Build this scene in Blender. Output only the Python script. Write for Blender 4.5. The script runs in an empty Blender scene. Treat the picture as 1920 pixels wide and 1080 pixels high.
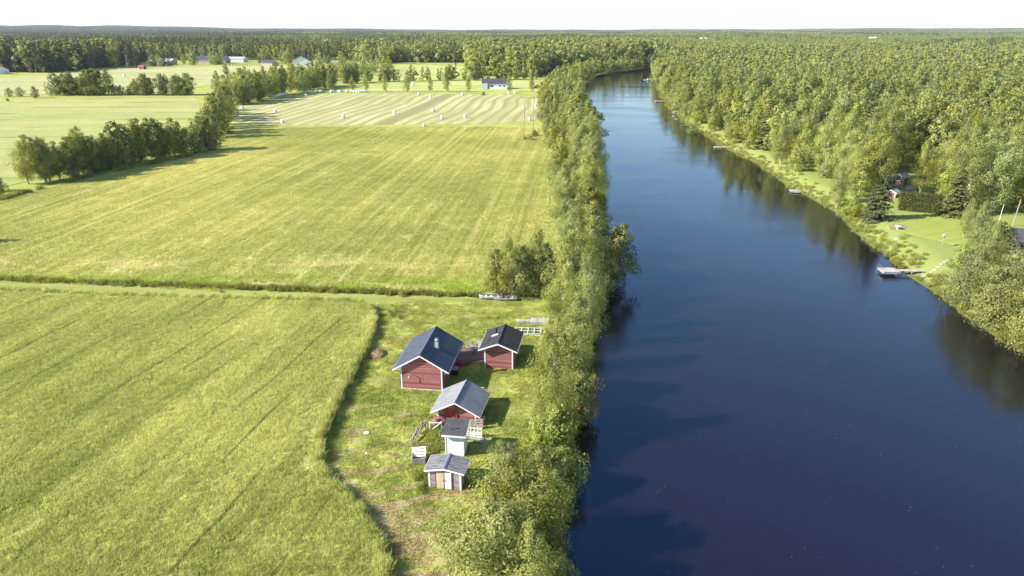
import bpy, math, random
import numpy as np
from mathutils import Vector
rng = np.random.default_rng(7); random.seed(7)
C = bpy.context.scene.collection
# ------------------------------------------------------------------ camera, sky, sun, exposure
H = 33.0; FPX = 1280.0; TILT = math.atan(485/1280)
cam_d = bpy.data.cameras.new('camera'); cam = bpy.data.objects.new('camera', cam_d); C.objects.link(cam)
cam_d.sensor_width = 36; cam_d.lens = 36*FPX/1920; cam_d.clip_start = 0.5; cam_d.clip_end = 60000
cam.location = (0, 0, H); cam.rotation_euler = (math.pi/2-TILT, 0, 0)
bpy.context.scene.camera = cam
SUN_EL = math.radians(31); LIGHT_DIR = Vector((1.0, 0.22))          # the way shadows fall on the ground
w = bpy.data.worlds.new('World'); bpy.context.scene.world = w; w.use_nodes = True
nt = w.node_tree; nt.nodes.clear()
sky = nt.nodes.new('ShaderNodeTexSky'); sky.sky_type = 'NISHITA'; sky.sun_disc = False
sky.sun_elevation = SUN_EL; sky.altitude = 100; sky.air_density = 1.0; sky.dust_density = 0.0; sky.ozone_density = 3.0
sky.sun_rotation = math.atan2(-LIGHT_DIR.x, -LIGHT_DIR.y)
bg = nt.nodes.new('ShaderNodeBackground'); bg.inputs['Strength'].default_value = 0.108
wo = nt.nodes.new('ShaderNodeOutputWorld')
nt.links.new(sky.outputs[0], bg.inputs[0]); nt.links.new(bg.outputs[0], wo.inputs[0])
sd = bpy.data.lights.new('sun', 'SUN'); sd.energy = 5.0; sd.angle = math.radians(0.53); sd.color = (1.0, 0.955, 0.88)
sun = bpy.data.objects.new('sun', sd); C.objects.link(sun)
l2 = LIGHT_DIR.normalized()
sun.rotation_euler = Vector((l2.x*math.cos(SUN_EL), l2.y*math.cos(SUN_EL), -math.sin(SUN_EL))).to_track_quat('-Z', 'Y').to_euler()
sc = bpy.context.scene
sc.view_settings.view_transform = 'Standard'; sc.view_settings.look = 'None'
sc.view_settings.exposure = 1.08; sc.view_settings.gamma = 1.0; sc.view_settings.use_curve_mapping = False
sc.cycles.max_bounces = 6; sc.cycles.diffuse_bounces = 3; sc.cycles.glossy_bounces = 2; sc.cycles.transmission_bounces = 3
sc.cycles.volume_bounces = 0; sc.cycles.transparent_max_bounces = 8
sc.cycles.use_denoising = True

# ------------------------------------------------------------------ geometry helpers
ct, st = math.cos(TILT), math.sin(TILT)
def P(px, py, z=0.0):
    """ground point at height z seen at a pixel of the 1920x1080 photograph"""
    u = (px-960)/FPX; v = (540-py)/FPX
    k = (H-z)/(st-v*ct)
    return np.array([u*k, (ct+v*st)*k])
def proj(x, y, z=0.0):
    zz = np.asarray(z)-H
    d = y*ct-zz*st; u = y*st+zz*ct
    d = np.where(np.abs(d) < 1e-3, 1e-3, d)
    return 960+FPX*x/d, 540-FPX*u/d, d
def inpoly(px, py, poly):
    px = np.asarray(px, float); py = np.asarray(py, float); r = np.zeros(px.shape, bool)
    n = len(poly)
    for i in range(n):
        x0, y0 = poly[i]; x1, y1 = poly[(i+1) % n]
        if y0 == y1: continue
        r ^= ((y0 > py) != (y1 > py)) & (px < (x1-x0)*(py-y0)/(y1-y0)+x0)
    return r

class MB:
    """collects quads/polygons into one mesh"""
    def __init__(s): s.V = []; s.F = []; s.M = []; s.n = 0
    def add(s, V, F, m=0):
        V = np.asarray(V, float).reshape(-1, 3); s.V.append(V)
        for f in F: s.F.append([i+s.n for i in f]); s.M.append(m)
        s.n += len(V); return s
    def box(s, c, d, rz=0.0, m=0, tilt=None):
        x, y, z = [k/2 for k in d]
        V = np.array([[-x,-y,-z],[x,-y,-z],[x,y,-z],[-x,y,-z],[-x,-y,z],[x,-y,z],[x,y,z],[-x,y,z]], float)
        if tilt:
            a, b = tilt
            R = np.array([[1,0,0],[0,math.cos(a),-math.sin(a)],[0,math.sin(a),math.cos(a)]]); V = V@R.T
            R = np.array([[math.cos(b),0,math.sin(b)],[0,1,0],[-math.sin(b),0,math.cos(b)]]); V = V@R.T
        cz, sz = math.cos(rz), math.sin(rz)
        V = np.c_[V[:,0]*cz-V[:,1]*sz, V[:,0]*sz+V[:,1]*cz, V[:,2]]+np.array(c)
        return s.add(V, [(0,3,2,1),(4,5,6,7),(0,1,5,4),(1,2,6,5),(2,3,7,6),(3,0,4,7)], m)
    def prism(s, poly, y0, y1, m=0):
        """polygon in x,z extruded along y"""
        n = len(poly); V = [(a, y0, b) for a, b in poly]+[(a, y1, b) for a, b in poly]
        F = [tuple(range(n)), tuple(range(2*n-1, n-1, -1))]+[(i, i+n, (i+1) % n+n, (i+1) % n) for i in range(n)]
        return s.add(V, F, m)
    def bar(s, a, b, r, r2=None, n=6, m=0):
        a = np.array(a, float); b = np.array(b, float); r2 = r if r2 is None else r2
        d = b-a; L = np.linalg.norm(d); d = d/max(L, 1e-6)
        q = np.array([0,0,1.0]) if abs(d[2]) < .9 else np.array([1.0,0,0])
        u = np.cross(d, q); u /= np.linalg.norm(u); v = np.cross(d, u)
        t = np.arange(n)*2*math.pi/n
        ring = np.cos(t)[:,None]*u+np.sin(t)[:,None]*v
        V = np.vstack([a+ring*r, b+ring*r2])
        F = [(i, (i+1) % n, (i+1) % n+n, i+n) for i in range(n)]+[tuple(range(n-1,-1,-1)), tuple(range(n, 2*n))]
        return s.add(V, F, m)
    def mesh(s, name, mats):
        me = bpy.data.meshes.new(name)
        me.from_pydata(np.vstack(s.V).tolist(), [], s.F)
        for mt in mats: me.materials.append(mt)
        if len(mats) > 1: me.polygons.foreach_set('material_index', s.M)
        me.update(); return me
    def build(s, name, mats, parent=None, loc=None, rz=0.0):
        if not isinstance(mats, (list, tuple)): mats = [mats]
        o = bpy.data.objects.new(name, s.mesh(name, mats)); C.objects.link(o)
        if parent: o.parent = parent
        if loc is not None: o.location = loc
        o.rotation_euler = (0, 0, rz)
        return o
def quads_mesh(name, V, mats, v=None, midx=None):
    """V (n,4,3) fast quad mesh"""
    n = len(V); me = bpy.data.meshes.new(name)
    me.vertices.add(4*n); me.vertices.foreach_set('co', V.reshape(-1).astype(np.float32))
    me.loops.add(4*n); me.loops.foreach_set('vertex_index', np.arange(4*n, dtype=np.int32))
    me.polygons.add(n); me.polygons.foreach_set('loop_start', np.arange(0, 4*n, 4, dtype=np.int32))
    me.polygons.foreach_set('loop_total', np.full(n, 4, dtype=np.int32))
    for mt in mats: me.materials.append(mt)
    if midx is not None: me.polygons.foreach_set('material_index', np.asarray(midx, dtype=np.int32))
    if v is not None:
        a = me.attributes.new('v', 'FLOAT', 'FACE'); a.data.foreach_set('value', v.astype(np.float32))
    me.update(calc_edges=True); return me
def tag(o, label=None, cat=None, group=None, kind=None):
    if label: o['label'] = label
    if cat: o['category'] = cat
    if group: o['group'] = group
    if kind: o['kind'] = kind
    return o
def empty(name, loc, rz=0.0, label=None, cat=None, group=None):
    o = bpy.data.objects.new(name, None); C.objects.link(o); o.location = loc; o.rotation_euler = (0, 0, rz)
    o.empty_display_size = .3
    return tag(o, label, cat, group)
def copy_tree(o, parent=None):
    c = o.copy(); C.objects.link(c); c.parent = parent
    for ch in list(o.children): copy_tree(ch, c)
    return c

# ------------------------------------------------------------------ materials
class N:
    def __init__(s, name):
        s.m = bpy.data.materials.new(name); s.m.use_nodes = True; s.t = s.m.node_tree; s.t.nodes.clear()
    def n(s, typ, ins=None, **kw):
        x = s.t.nodes.new(typ)
        for k, v in kw.items(): setattr(x, k, v)
        for k, v in (ins or {}).items():
            if isinstance(v, bpy.types.NodeSocket): s.t.links.new(v, x.inputs[k])
            else: x.inputs[k].default_value = v
        return x
    def math(s, op, a, b=0.0, clamp=False): return s.n('ShaderNodeMath', {0: a, 1: b}, operation=op, use_clamp=clamp).outputs[0]
    def mix(s, f, a, b, bt='MIX'):
        x = s.t.nodes.new('ShaderNodeMix'); x.data_type = 'RGBA'; x.blend_type = bt
        for i, v in ((0, f), (6, a), (7, b)):
            if isinstance(v, bpy.types.NodeSocket): s.t.links.new(v, x.inputs[i])
            else: x.inputs[i].default_value = (tuple(v)+(1,))[:4] if i > 0 else v
        return x.outputs[2]
    def ramp(s, f, stops):
        x = s.n('ShaderNodeValToRGB', {0: f}); e = x.color_ramp.elements
        while len(e) > 1: e.remove(e[-1])
        for i, (p, c) in enumerate(stops):
            q = e[0] if i == 0 else e.new(p)
            q.position = p; q.color = (tuple(c)+(1,))[:4] if isinstance(c, (tuple, list)) else (c, c, c, 1)
        return x.outputs[0]
    def mr(s, v, a, b, c=0.0, d=1.0): return s.n('ShaderNodeMapRange', {0: v, 1: a, 2: b, 3: c, 4: d}).outputs[0]
    def noise(s, vec, sc, det=2.0, rough=.5, dist=0.0):
        return s.n('ShaderNodeTexNoise', {'Vector': vec, 'Scale': sc, 'Detail': det, 'Roughness': rough, 'Distortion': dist}).outputs[0]
    def mapped(s, vec, sc=(1,1,1), rz=0.0):
        r = s.n('ShaderNodeVectorRotate', {'Vector': vec, 'Angle': -rz}, rotation_type='Z_AXIS').outputs[0] if rz else vec
        return s.n('ShaderNodeVectorMath', {0: r, 1: sc}, operation='MULTIPLY').outputs[0]
    def bump(s, h, strength=.5, dist=.1): return s.n('ShaderNodeBump', {'Height': h, 'Strength': strength, 'Distance': dist}).outputs[0]
    def pos(s): return s.n('ShaderNodeNewGeometry').outputs['Position']
    def obj(s): return s.n('ShaderNodeTexCoord').outputs['Object']
    def done(s, sh):
        s.t.links.new(sh, s.n('ShaderNodeOutputMaterial').inputs[0]); return s.m
    def prin(s, col, rough=.8, normal=None, spec=.3, metal=0.0, **kw):
        ins = {'Base Color': (tuple(col)+(1,))[:4] if isinstance(col, (tuple, list)) else col, 'Roughness': rough, 'Specular IOR Level': spec, 'Metallic': metal}
        if normal is not None: ins['Normal'] = normal
        ins.update(kw); return s.n('ShaderNodeBsdfPrincipled', ins).outputs[0]

def leaf_mat(name, lo, hi, tr=.3, var=.35, hue=.02, dry=None, wscale=.02):
    """v runs 0..1 over the leaf faces; every tree is shifted a little in hue and value"""
    k = N(name)
    v = k.n('ShaderNodeAttribute', attribute_name='v').outputs['Fac']
    r = k.n('ShaderNodeObjectInfo').outputs['Random']
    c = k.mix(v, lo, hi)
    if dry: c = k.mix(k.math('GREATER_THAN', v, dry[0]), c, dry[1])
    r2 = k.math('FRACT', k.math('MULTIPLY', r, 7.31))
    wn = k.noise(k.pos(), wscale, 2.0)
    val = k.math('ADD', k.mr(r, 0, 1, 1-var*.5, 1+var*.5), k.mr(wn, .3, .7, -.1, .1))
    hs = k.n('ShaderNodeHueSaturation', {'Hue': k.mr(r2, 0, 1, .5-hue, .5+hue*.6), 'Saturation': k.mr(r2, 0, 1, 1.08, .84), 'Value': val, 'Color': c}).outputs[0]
    d = k.prin(hs, .65, spec=.10)
    t = k.n('ShaderNodeBsdfTranslucent', {'Color': k.mix(1.0, hs, (1.25, 1.2, .6), 'MULTIPLY')}).outputs[0]
    return k.done(k.n('ShaderNodeMixShader', {0: tr, 1: d, 2: t}).outputs[0])
M = {}
M['birch'] = leaf_mat('birch_leaves', (.14, .175, .038), (.46, .48, .135), .40, .26, .014)
M['willow'] = leaf_mat('willow_leaves', (.12, .15, .035), (.41, .42, .12), .35, .25, .014)
M['fresh'] = leaf_mat('fresh_leaves', (.13, .19, .028), (.42, .46, .10), .36, .2, .015)
M['rowan'] = leaf_mat('rowan_leaves', (.13, .16, .03), (.30, .31, .07), .3, .1, .01, dry=(.94, (.42, .10, .03)))
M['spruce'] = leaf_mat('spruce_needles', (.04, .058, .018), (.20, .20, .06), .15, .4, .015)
M['pine'] = leaf_mat('pine_needles', (.06, .095, .03), (.22, .25, .08), .15, .4, .015)
M['dark'] = leaf_mat('alder_leaves', (.10, .125, .03), (.31, .32, .09), .32, .3, .015)
M['reed'] = leaf_mat('bank_grass', (.16, .20, .03), (.46, .47, .11), .35, .25, .02, dry=(.9, (.45, .38, .16)))
def bark(name, a, b, sc=3.0):
    k = N(name); p = k.mapped(k.obj(), (1, 1, .35))
    n = k.noise(k.mapped(k.obj(), (2, 2, 6)), sc, 3.0)
    return k.done(k.prin(k.ramp(n, [(.42, a), (.52, b)]), .85, k.bump(n, .4, .02)))
M['bark_birch'] = bark('birch_bark', (.10, .09, .08), (.62, .58, .52))
M['bark_dark'] = bark('dark_bark', (.06, .05, .04), (.16, .13, .10))
M['bark_pine'] = bark('pine_bark', (.16, .08, .04), (.33, .17, .09))

def ground_cols(k, ang, lo, hi, straw, stripe=.35, amt=.6, fine=1.0, blot=.03, straw_at=.55, long=.03):
    """colour of a field: long streaks along ang, broad patches, short-range grain"""
    p = k.pos()
    s1 = k.noise(k.mapped(p, (long, stripe, 0), ang), 1.0, 3.0, .6, .2)
    s2 = k.noise(k.mapped(p, (long*4, stripe*3.4, 0), ang), 1.0, 3.0, .6)
    b = k.noise(k.mapped(p, (1, 1, 0)), blot, 3.0)
    g = k.noise(k.mapped(p, (1, 1, 0)), fine, 5.0, .7)
    f = k.math('ADD', k.math('MULTIPLY', s1, amt), k.math('MULTIPLY', g, 1-amt))
    f = k.math('ADD', f, k.math('MULTIPLY', k.math('SUBTRACT', b, .5), .5))
    c = k.mix(k.mr(f, .36, .62), lo, hi)
    st_ = k.math('MULTIPLY', k.mr(k.math('ADD', k.math('MULTIPLY', s2, .6), k.math('MULTIPLY', s1, .4)), straw_at, straw_at+.16), k.mr(g, .35, .6))
    return k.mix(st_, c, straw), g
def ground_mat(name, *a, bump=.6, bd=.25, rough=.95, extra=None, **kw):
    k = N(name); c, g = ground_cols(k, *a, **kw)
    if extra: c = extra(k, c)
    g2 = k.noise(k.mapped(k.pos(), (1, 1, 0)), 2.2, 4.0, .7)
    return k.done(k.prin(c, rough, k.bump(k.math('ADD', g, g2), bump, bd), spec=.1))
def blade_mat(name, *a, tr=.35, vr=(.62, 1.3), extra=None, **kw):
    k = N(name); c, g = ground_cols(k, *a, **kw)
    if extra: c = extra(k, c)
    v = k.n('ShaderNodeAttribute', attribute_name='v').outputs['Fac']
    vv = k.mr(v, 0, 1, vr[0], vr[1])
    c = k.mix(1.0, c, k.n('ShaderNodeCombineXYZ', {0: vv, 1: vv, 2: vv}).outputs[0], 'MULTIPLY')
    d = k.prin(c, .6, spec=.2)
    t = k.n('ShaderNodeBsdfTranslucent', {'Color': c}).outputs[0]
    return k.done(k.n('ShaderNodeMixShader', {0: tr, 1: d, 2: t}).outputs[0])
def ang(a, b):
    d = P(*b)-P(*a); return math.atan2(d[1], d[0])
A_CROP = ang((190, 740), (385, 615)); A_MEAD = ang((560, 480), (800, 290)); A_STUB = ang((727, 232), (847, 176))
CROP = dict(a=(A_CROP, (.30, .325, .075), (.57, .55, .19), (.72, .66, .31)), kw=dict(stripe=.28, amt=.42, fine=2.2, blot=.05, straw_at=.60, long=.025))
MEAD = dict(a=(A_MEAD, (.31, .33, .085), (.54, .50, .17), (.72, .61, .30)), kw=dict(stripe=.65, amt=.5, fine=1.4, blot=.02, straw_at=.54, long=.010))
def plain(name, col, rough=.7, sp=.3, metal=0.0, var=.15, sc=3.0, bump=0.0):
    k = N(name); n = k.noise(k.obj(), sc, 4.0, .6)
    lo = tuple(x*(1-var) for x in col); hi = tuple(min(1, x*(1+var)) for x in col)
    return k.done(k.prin(k.mix(k.mr(n, .3, .7), lo, hi), rough, k.bump(n, bump, .02) if bump else None, sp, metal))
def boards(name, col, gap=.14, axis=2, dark=.45, var=.22, rough=.8, fade=None):
    """timber cladding: board lines, board to board tone, weathering along the grain"""
    k = N(name); o = k.obj(); s = k.n('ShaderNodeSeparateXYZ', {0: o}).outputs
    q = k.math('DIVIDE', s[axis], gap); fr = k.math('FRACT', q); fl = k.math('FLOOR', q)
    line = k.math('LESS_THAN', fr, .10)
    tone = k.n('ShaderNodeTexWhiteNoise', {'W': fl}, noise_dimensions='1D').outputs[0]
    sc = [1.2, 1.2, 1.2]; sc[axis] = 14
    wn = k.noise(k.mapped(o, tuple(sc)), 1.0, 4.0, .65)
    f = k.math('ADD', k.math('MULTIPLY', tone, .4), k.math('MULTIPLY', wn, .6))
    hi = fade or tuple(min(1, x*(1+var)) for x in col)
    c = k.mix(k.mr(f, .3, .75), tuple(x*(1-var) for x in col), hi)
    c = k.mix(k.math('MULTIPLY', line, 1-dark), c, tuple(x*.25 for x in col))
    return k.done(k.prin(c, rough, k.bump(fr, .5, .02), .2))
M['red_wall'] = boards('red_paint_boards', (.31, .095, .085), .15, fade=(.45, .20, .175), dark=.6)
M['red_plain'] = plain('red_paint', (.32, .05, .04), .75, var=.25)
M['white'] = plain('white_paint', (.80, .79, .77), .6, var=.05)
M['white_boards'] = boards('white_paint_boards', (.78, .78, .76), .18, 0, .8, .05)
M['far_white'] = plain('render_white', (.72, .71, .69), .8, var=.06)
M['roof_blue'] = plain('dark_blue_metal', (.085, .098, .125), .6, .2, .0, var=.12, sc=1.2)
M['roof_grey'] = plain('grey_metal_sheet', (.27, .265, .28), .5, .3, .0, var=.15, sc=1.2)
k = N('black_roof_tiles'); o_ = k.obj(); br = k.n('ShaderNodeTexBrick', {'Vector': k.mapped(o_, (1, 1, 1)), 'Scale': 1.0, 'Mortar Size': .02, 'Brick Width': .3, 'Row Height': .33, 'Color1': (.035,.033,.035,1), 'Color2': (.06,.055,.055,1), 'Mortar': (.012,.012,.012,1)})
n_ = k.noise(o_, 1.5, 5.0, .7)
M['roof_tile'] = k.done(k.prin(k.mix(k.mr(n_, .62, .72), br.outputs[0], (.13, .12, .09)), .6, k.bump(br.outputs[1], -.6, .03), .35))
M['roof_felt'] = plain('dark_felt', (.075, .07, .075), .8, var=.2, sc=2.0)
k = N('old_corrugated'); o_ = k.obj(); s_ = k.n('ShaderNodeSeparateXYZ', {0: o_}).outputs
n_ = k.noise(k.mapped(o_, (.6, 3, 3)), 2.0, 5.0, .7); ln = k.math('LESS_THAN', k.math('FRACT', k.math('MULTIPLY', s_[1], 4.5)), .2)
M['roof_old'] = k.done(k.prin(k.mix(k.math('MULTIPLY', ln, k.mr(n_, .4, .55)), k.ramp(n_, [(.35, (.10, .10, .12)), (.6, (.19, .185, .20)), (.75, (.30, .25, .20))]), (.42, .38, .31)), .6, None, .3))
M['grey_wood'] = boards('weathered_boards', (.33, .29, .27), .12, 0, .5, .25)
M['grey_wall'] = boards('weathered_cladding', (.36, .30, .30), .16, 2, .5, .22)
M['raw_wood'] = boards('new_pine_boards', (.62, .47, .30), .12, 0, .7, .12)
M['deck'] = boards('deck_boards', (.17, .11, .10), .12, 1, .5, .2)
M['old_wood'] = plain('old_timber', (.30, .24, .19), .85, var=.35, sc=5, bump=.3)
M['silver_wood'] = boards('silvered_planks', (.46, .41, .36), .15, 0, .5, .2)
M['pole'] = plain('pole_timber', (.36, .31, .26), .85, var=.2)
M['dark_metal'] = plain('dark_metal', (.03, .03, .035), .5, .5, .3)
M['steel'] = plain('steel_pipe', (.45, .46, .48), .35, .5, .8)
M['brick'] = plain('chimney_grey', (.42, .41, .40), .8, var=.3, sc=9)
M['stone'] = plain('pale_stone', (.55, .53, .50), .9, var=.25, sc=4, bump=.5)
M['bale'] = plain('white_wrap', (.80, .82, .84), .35, .5, var=.06, sc=2)
M['hay'] = plain('dry_hay', (.34, .24, .14), .95, .1, var=.4, sc=9, bump=.8)
M['soil'] = plain('bare_soil', (.30, .24, .15), .95, .1, var=.25, sc=1.5, bump=.5)
M['straw_leaf'] = plain('fallen_leaf', (.42, .36, .22), .7)
M['glass'] = plain('window_glass', (.05, .06, .08), .08, .8)
M['blue_grey'] = plain('faded_blue_paint', (.36, .37, .39), .6, var=.2)
M['barrel'] = plain('faded_red_paint', (.30, .15, .13), .6, var=.2)
M['far_roof'] = plain('dark_roof', (.07, .065, .075), .6, .4)
M['brown_roof'] = plain('brown_roof', (.12, .08, .07), .7, .3)
M['pale_roof'] = plain('pale_metal_roof', (.55, .56, .58), .5, .4)
M['tan'] = plain('tan_wall', (.42, .32, .24), .8)

# ------------------------------------------------------------------ the river banks
ZW = -1.4
RB = [(1990,705),(1920,672),(1860,635),(1790,585),(1740,540),(1690,500),(1640,465),(1590,430),(1555,395),(1500,362),(1440,325),(1390,295),(1340,268),(1310,250),(1275,225),(1245,195),(1228,160),(1222,140),(1219,130)]
LB = [(1065,1080),(1045,950),(1060,860),(1085,760),(1110,650),(1135,560),(1140,470),(1130,370),(1118,290),(1100,225),(1092,190),(1095,160),(1120,143),(1190,133),(1214,130)]
rb = np.array([P(a, b, ZW) for a, b in RB]); lb = np.array([P(a, b, ZW) for a, b in LB])
rb = np.vstack([[rb[0,0]+2, -200], rb, [rb[-1,0]+30, rb[-1,1]+60]]); lb = np.vstack([[lb[0,0]-2, -200], lb, [rb[-1,0], rb[-1,1]]])
def xr(y): return np.interp(y, rb[:,1], rb[:,0])+.6*np.sin(y*.11)+.3*np.sin(y*.31)
def xl(y): return np.interp(y, lb[:,1], lb[:,0])+.5*np.sin(y*.13+1)
YEND = rb[-1,1]
def hills(x, y):
    d = np.hypot(x, y)
    px = 960+FPX*x/np.maximum(y, 1)
    h = np.interp(px, [-900, -300, 0, 250, 480, 700, 900, 1100, 1400, 1700, 1920, 2300, 2900], [10, 30, 46, 52, 24, 15, 5, 8, 14, 26, 22, 25, 20])
    h = h+3*np.sin(px*.021)+2*np.sin(px*.047+1)
    s = np.clip((d-3500)/5500, 0, 1); s = s*s*(3-2*s)
    return np.where(y > 0, h*s, 0)
def gz(x, y):
    x = np.asarray(x, float); y = np.asarray(y, float)
    a = xl(y); b = xr(y)
    din = np.minimum(x-a, b-x)                       # > 0 in the river
    wd = np.where(x > (a+b)/2, 7.0, 4.5)
    t = np.clip(1+din/wd, 0, 1); t = t*t*(3-2*t)
    z = ZW*t
    z = z-np.clip(din*.35, 0, 1.8)
    z = np.where(y > YEND, 0, z)
    return z+hills(x, y)
def lines(segs):
    out = [segs[0][0]]
    for a, b, s in segs:
        n = max(1, int(round((b-a)/s))); out += list(a+(b-a)*np.arange(1, n+1)/n)
    return np.array(out)
def geo(a, b, s0, g):
    o = []; x = a; s = s0
    while abs(x) < abs(b): x += math.copysign(s, b); s *= g; o.append(x)
    return o
gx = np.array(sorted(geo(-130, -30000, 6, 1.12)+list(lines([(-130, -25, 3), (-25, 12, 1), (12, 50, 3), (50, 85, 1), (85, 140, 3)]))+geo(140, 30000, 5, 1.12)))
gy = np.array(list(lines([(-80, 30, 6), (30, 160, 1.2), (160, 330, 2.5), (330, 720, 6)]))+geo(720, 30000, 8, 1.1))
def grid_mesh(name, gx, gy, zf, mat, keep=None):
    X, Y = np.meshgrid(gx, gy); Z = zf(X, Y); nx, ny = len(gx), len(gy)
    idx = np.arange(nx*ny).reshape(ny, nx)
    F = np.stack([idx[:-1,:-1], idx[:-1,1:], idx[1:,1:], idx[1:,:-1]], -1).reshape(-1, 4)
    if keep is not None:
        cx = (X[:-1,:-1]+X[1:,1:])/2; cy = (Y[:-1,:-1]+Y[1:,1:])/2; F = F[keep(cx, cy).reshape(-1)]
    V = np.stack([X, Y, Z], -1).reshape(-1, 3)
    me = bpy.data.meshes.new(name); n = len(F)
    me.vertices.add(len(V)); me.vertices.foreach_set('co', V.reshape(-1))
    me.loops.add(4*n); me.loops.foreach_set('vertex_index', F.reshape(-1).astype(np.int32))
    me.polygons.add(n); me.polygons.foreach_set('loop_start', np.arange(0, 4*n, 4, dtype=np.int32)); me.polygons.foreach_set('loop_total', np.full(n, 4, dtype=np.int32))
    me.materials.append(mat); me.update(calc_edges=True)
    me.polygons.foreach_set('use_smooth', np.ones(n, bool))
    o = bpy.data.objects.new(name, me); C.objects.link(o); return o
def lawn_extra(k, c):
    p = k.mapped(k.pos(), (1, 1, 0))
    n = k.noise(p, .55, 5.0, .7, .6); n2 = k.noise(k.mapped(k.pos(), (.25, 1.1, 0), .15), .9, 4.0, .65)
    # cut straw left lying on the mown grass, thicker near the camera
    y = k.n('ShaderNodeSeparateXYZ', {0: k.pos()}).outputs[1]
    x = k.n('ShaderNodeSeparateXYZ', {0: k.pos()}).outputs[0]
    near = k.mr(y, 48, 38, 0, .15)
    edge = k.math('MULTIPLY', k.mr(k.math('ABSOLUTE', k.math('SUBTRACT', y, 46)), 16, 4, 0, .05), k.mr(x, -8, -13, 0, 1))
    f = k.math('ADD', k.math('ADD', n2, near), edge)
    c = k.mix(k.mr(f, .545, .67, 0, .85), c, (.44, .34, .18))
    c = k.mix(k.mr(x, 38, 50), c, (.28, .315, .085))
    return k.mix(k.mr(n, .62, .72, 0, .5), c, (.20, .28, .03))
LAWN = dict(a=(.2, (.24, .29, .05), (.47, .47, .12), (.54, .48, .22)), kw=dict(stripe=.6, amt=.35, fine=1.0, blot=.08, straw_at=.60, long=.1))
def lawn_all(k, c):
    c = lawn_extra(k, c)
    y = k.n('ShaderNodeSeparateXYZ', {0: k.pos()}).outputs[1]; x = k.n('ShaderNodeSeparateXYZ', {0: k.pos()}).outputs[0]
    z = k.n('ShaderNodeSeparateXYZ', {0: k.pos()}).outputs[2]
    c = k.mix(k.mr(z, -1.15, -1.5), c, (.055, .042, .025))
    return k.mix(k.mr(y, 700, 1300), c, (.035, .045, .018))
ground = grid_mesh('ground', gx, gy, gz, ground_mat('rough_grass', *LAWN['a'], extra=lawn_all, bump=.5, bd=.12, **LAWN['kw']))
tag(ground, kind='structure')
# water
k = N('river_water'); p = k.pos()
far = k.mr(k.n('ShaderNodeCameraData').outputs['View Distance'], 40, 400, 1, .6) if False else None
n1 = k.noise(k.mapped(p, (1.0, 1.7, 1)), 2.4, 3.0, .6, .3); n2 = k.noise(k.mapped(p, (.25, .55, 1)), 1.0, 3.0, .6, .5)
n3 = k.noise(k.mapped(p, (.03, .09, 1)), 1.0, 2.0, .5)
hgt = k.math('ADD', k.math('MULTIPLY', n1, k.mr(n3, .35, .65, .35, 1.6)), k.math('MULTIPLY', n2, .8))
M['water'] = k.done(k.prin((.0115, .0075, .0085), k.mr(n3, .38, .62, .02, .085), k.bump(hgt, .27, .05), .85, IOR=1.60, **{'Specular Tint': (.22, .58, 1.0, 1)}))
wy = np.array(sorted(set(np.round(np.concatenate([np.arange(-80, 330, 3), np.arange(330, YEND, 8)]), 2))))
wv = []; 
for y in wy: wv += [(xl(y)-1.2, y, ZW), ((xl(y)+xr(y))/2, y, ZW), (xr(y)+1.2, y, ZW)]
mb = MB(); n = len(wy)
mb.add(wv, [f for i in range(n-1) for f in ((3*i, 3*i+1, 3*i+4, 3*i+3), (3*i+1, 3*i+2, 3*i+5, 3*i+4))])
tag(mb.build('river_water', M['water']), kind='structure')

# ------------------------------------------------------------------ fields
def poly_px(pts, z=0.0): return np.array([P(a, b, z) for a, b in pts])
def smooth_poly(pts, n=3):
    p = np.array(pts, float)
    for _ in range(n):
        q = np.roll(p, -1, 0); p = np.stack([p*.75+q*.25, p*.25+q*.75], 1).reshape(-1, 2)
    return p
def field(name, poly, z, mat, hang=None):
    """a sheet laid over the ground with a lip reaching down to it"""
    mb = MB(); n = len(poly)
    top = [(a, b, z) for a, b in poly]; bot = [(a, b, -.15) for a, b in poly]
    mb.add(top+bot, [tuple(range(n))]+[(i, i+n, (i+1) % n+n, (i+1) % n) for i in range(n)])
    o = mb.build(name, mat); tag(o, kind='structure'); return o
F_CROP = smooth_poly(poly_px([(-900, 1300), (-900, 505), (0, 549), (300, 562), (640, 568), (690, 578), (700, 600), (690, 640), (658, 705), (626, 765), (603, 810), (592, 850), (594, 885), (622, 918), (655, 945), (685, 982), (708, 1030), (722, 1080), (722, 1150), (720, 1300)]), 1)
F_MEAD = smooth_poly(poly_px([(-900, 470), (0, 522), (300, 534), (700, 547), (900, 553), (925, 535), (1018, 500), (1030, 430), (1030, 330), (1022, 250), (1012, 239), (700, 238), (437, 241), (425, 262), (402, 285), (280, 312), (180, 332), (60, 362), (0, 378), (-300, 430), (-900, 465)]), 2)
F_STUB = smooth_poly(poly_px([(437, 236), (700, 234), (1006, 232), (1012, 205), (1014, 178), (780, 176), (600, 176), (520, 186), (455, 202), (432, 210)]), 1)
F_LEFT = poly_px([(-500, 190), (0, 188), (180, 182), (366, 180.5), (374, 192), (378, 222), (345, 262), (290, 284), (200, 300), (60, 338), (0, 352), (-300, 400), (-500, 420)])
F_FAR = poly_px([(-400, 150), (0, 146), (100, 141), (180, 130), (300, 125.5), (520, 123), (545, 126), (430, 150), (360, 166), (330, 172), (0, 178), (-400, 182)])
F_YARD = poly_px([(600, 173), (1014, 173), (1014, 165), (1000, 152), (900, 147), (700, 160), (640, 163)])
F_CLEAR = poly_px([(700, 157), (880, 146), (876, 124), (735, 121), (730, 140)])
F_FARR = poly_px([(1086, 77.5), (1160, 76.5), (1160, 79), (1100, 80)])
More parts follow.
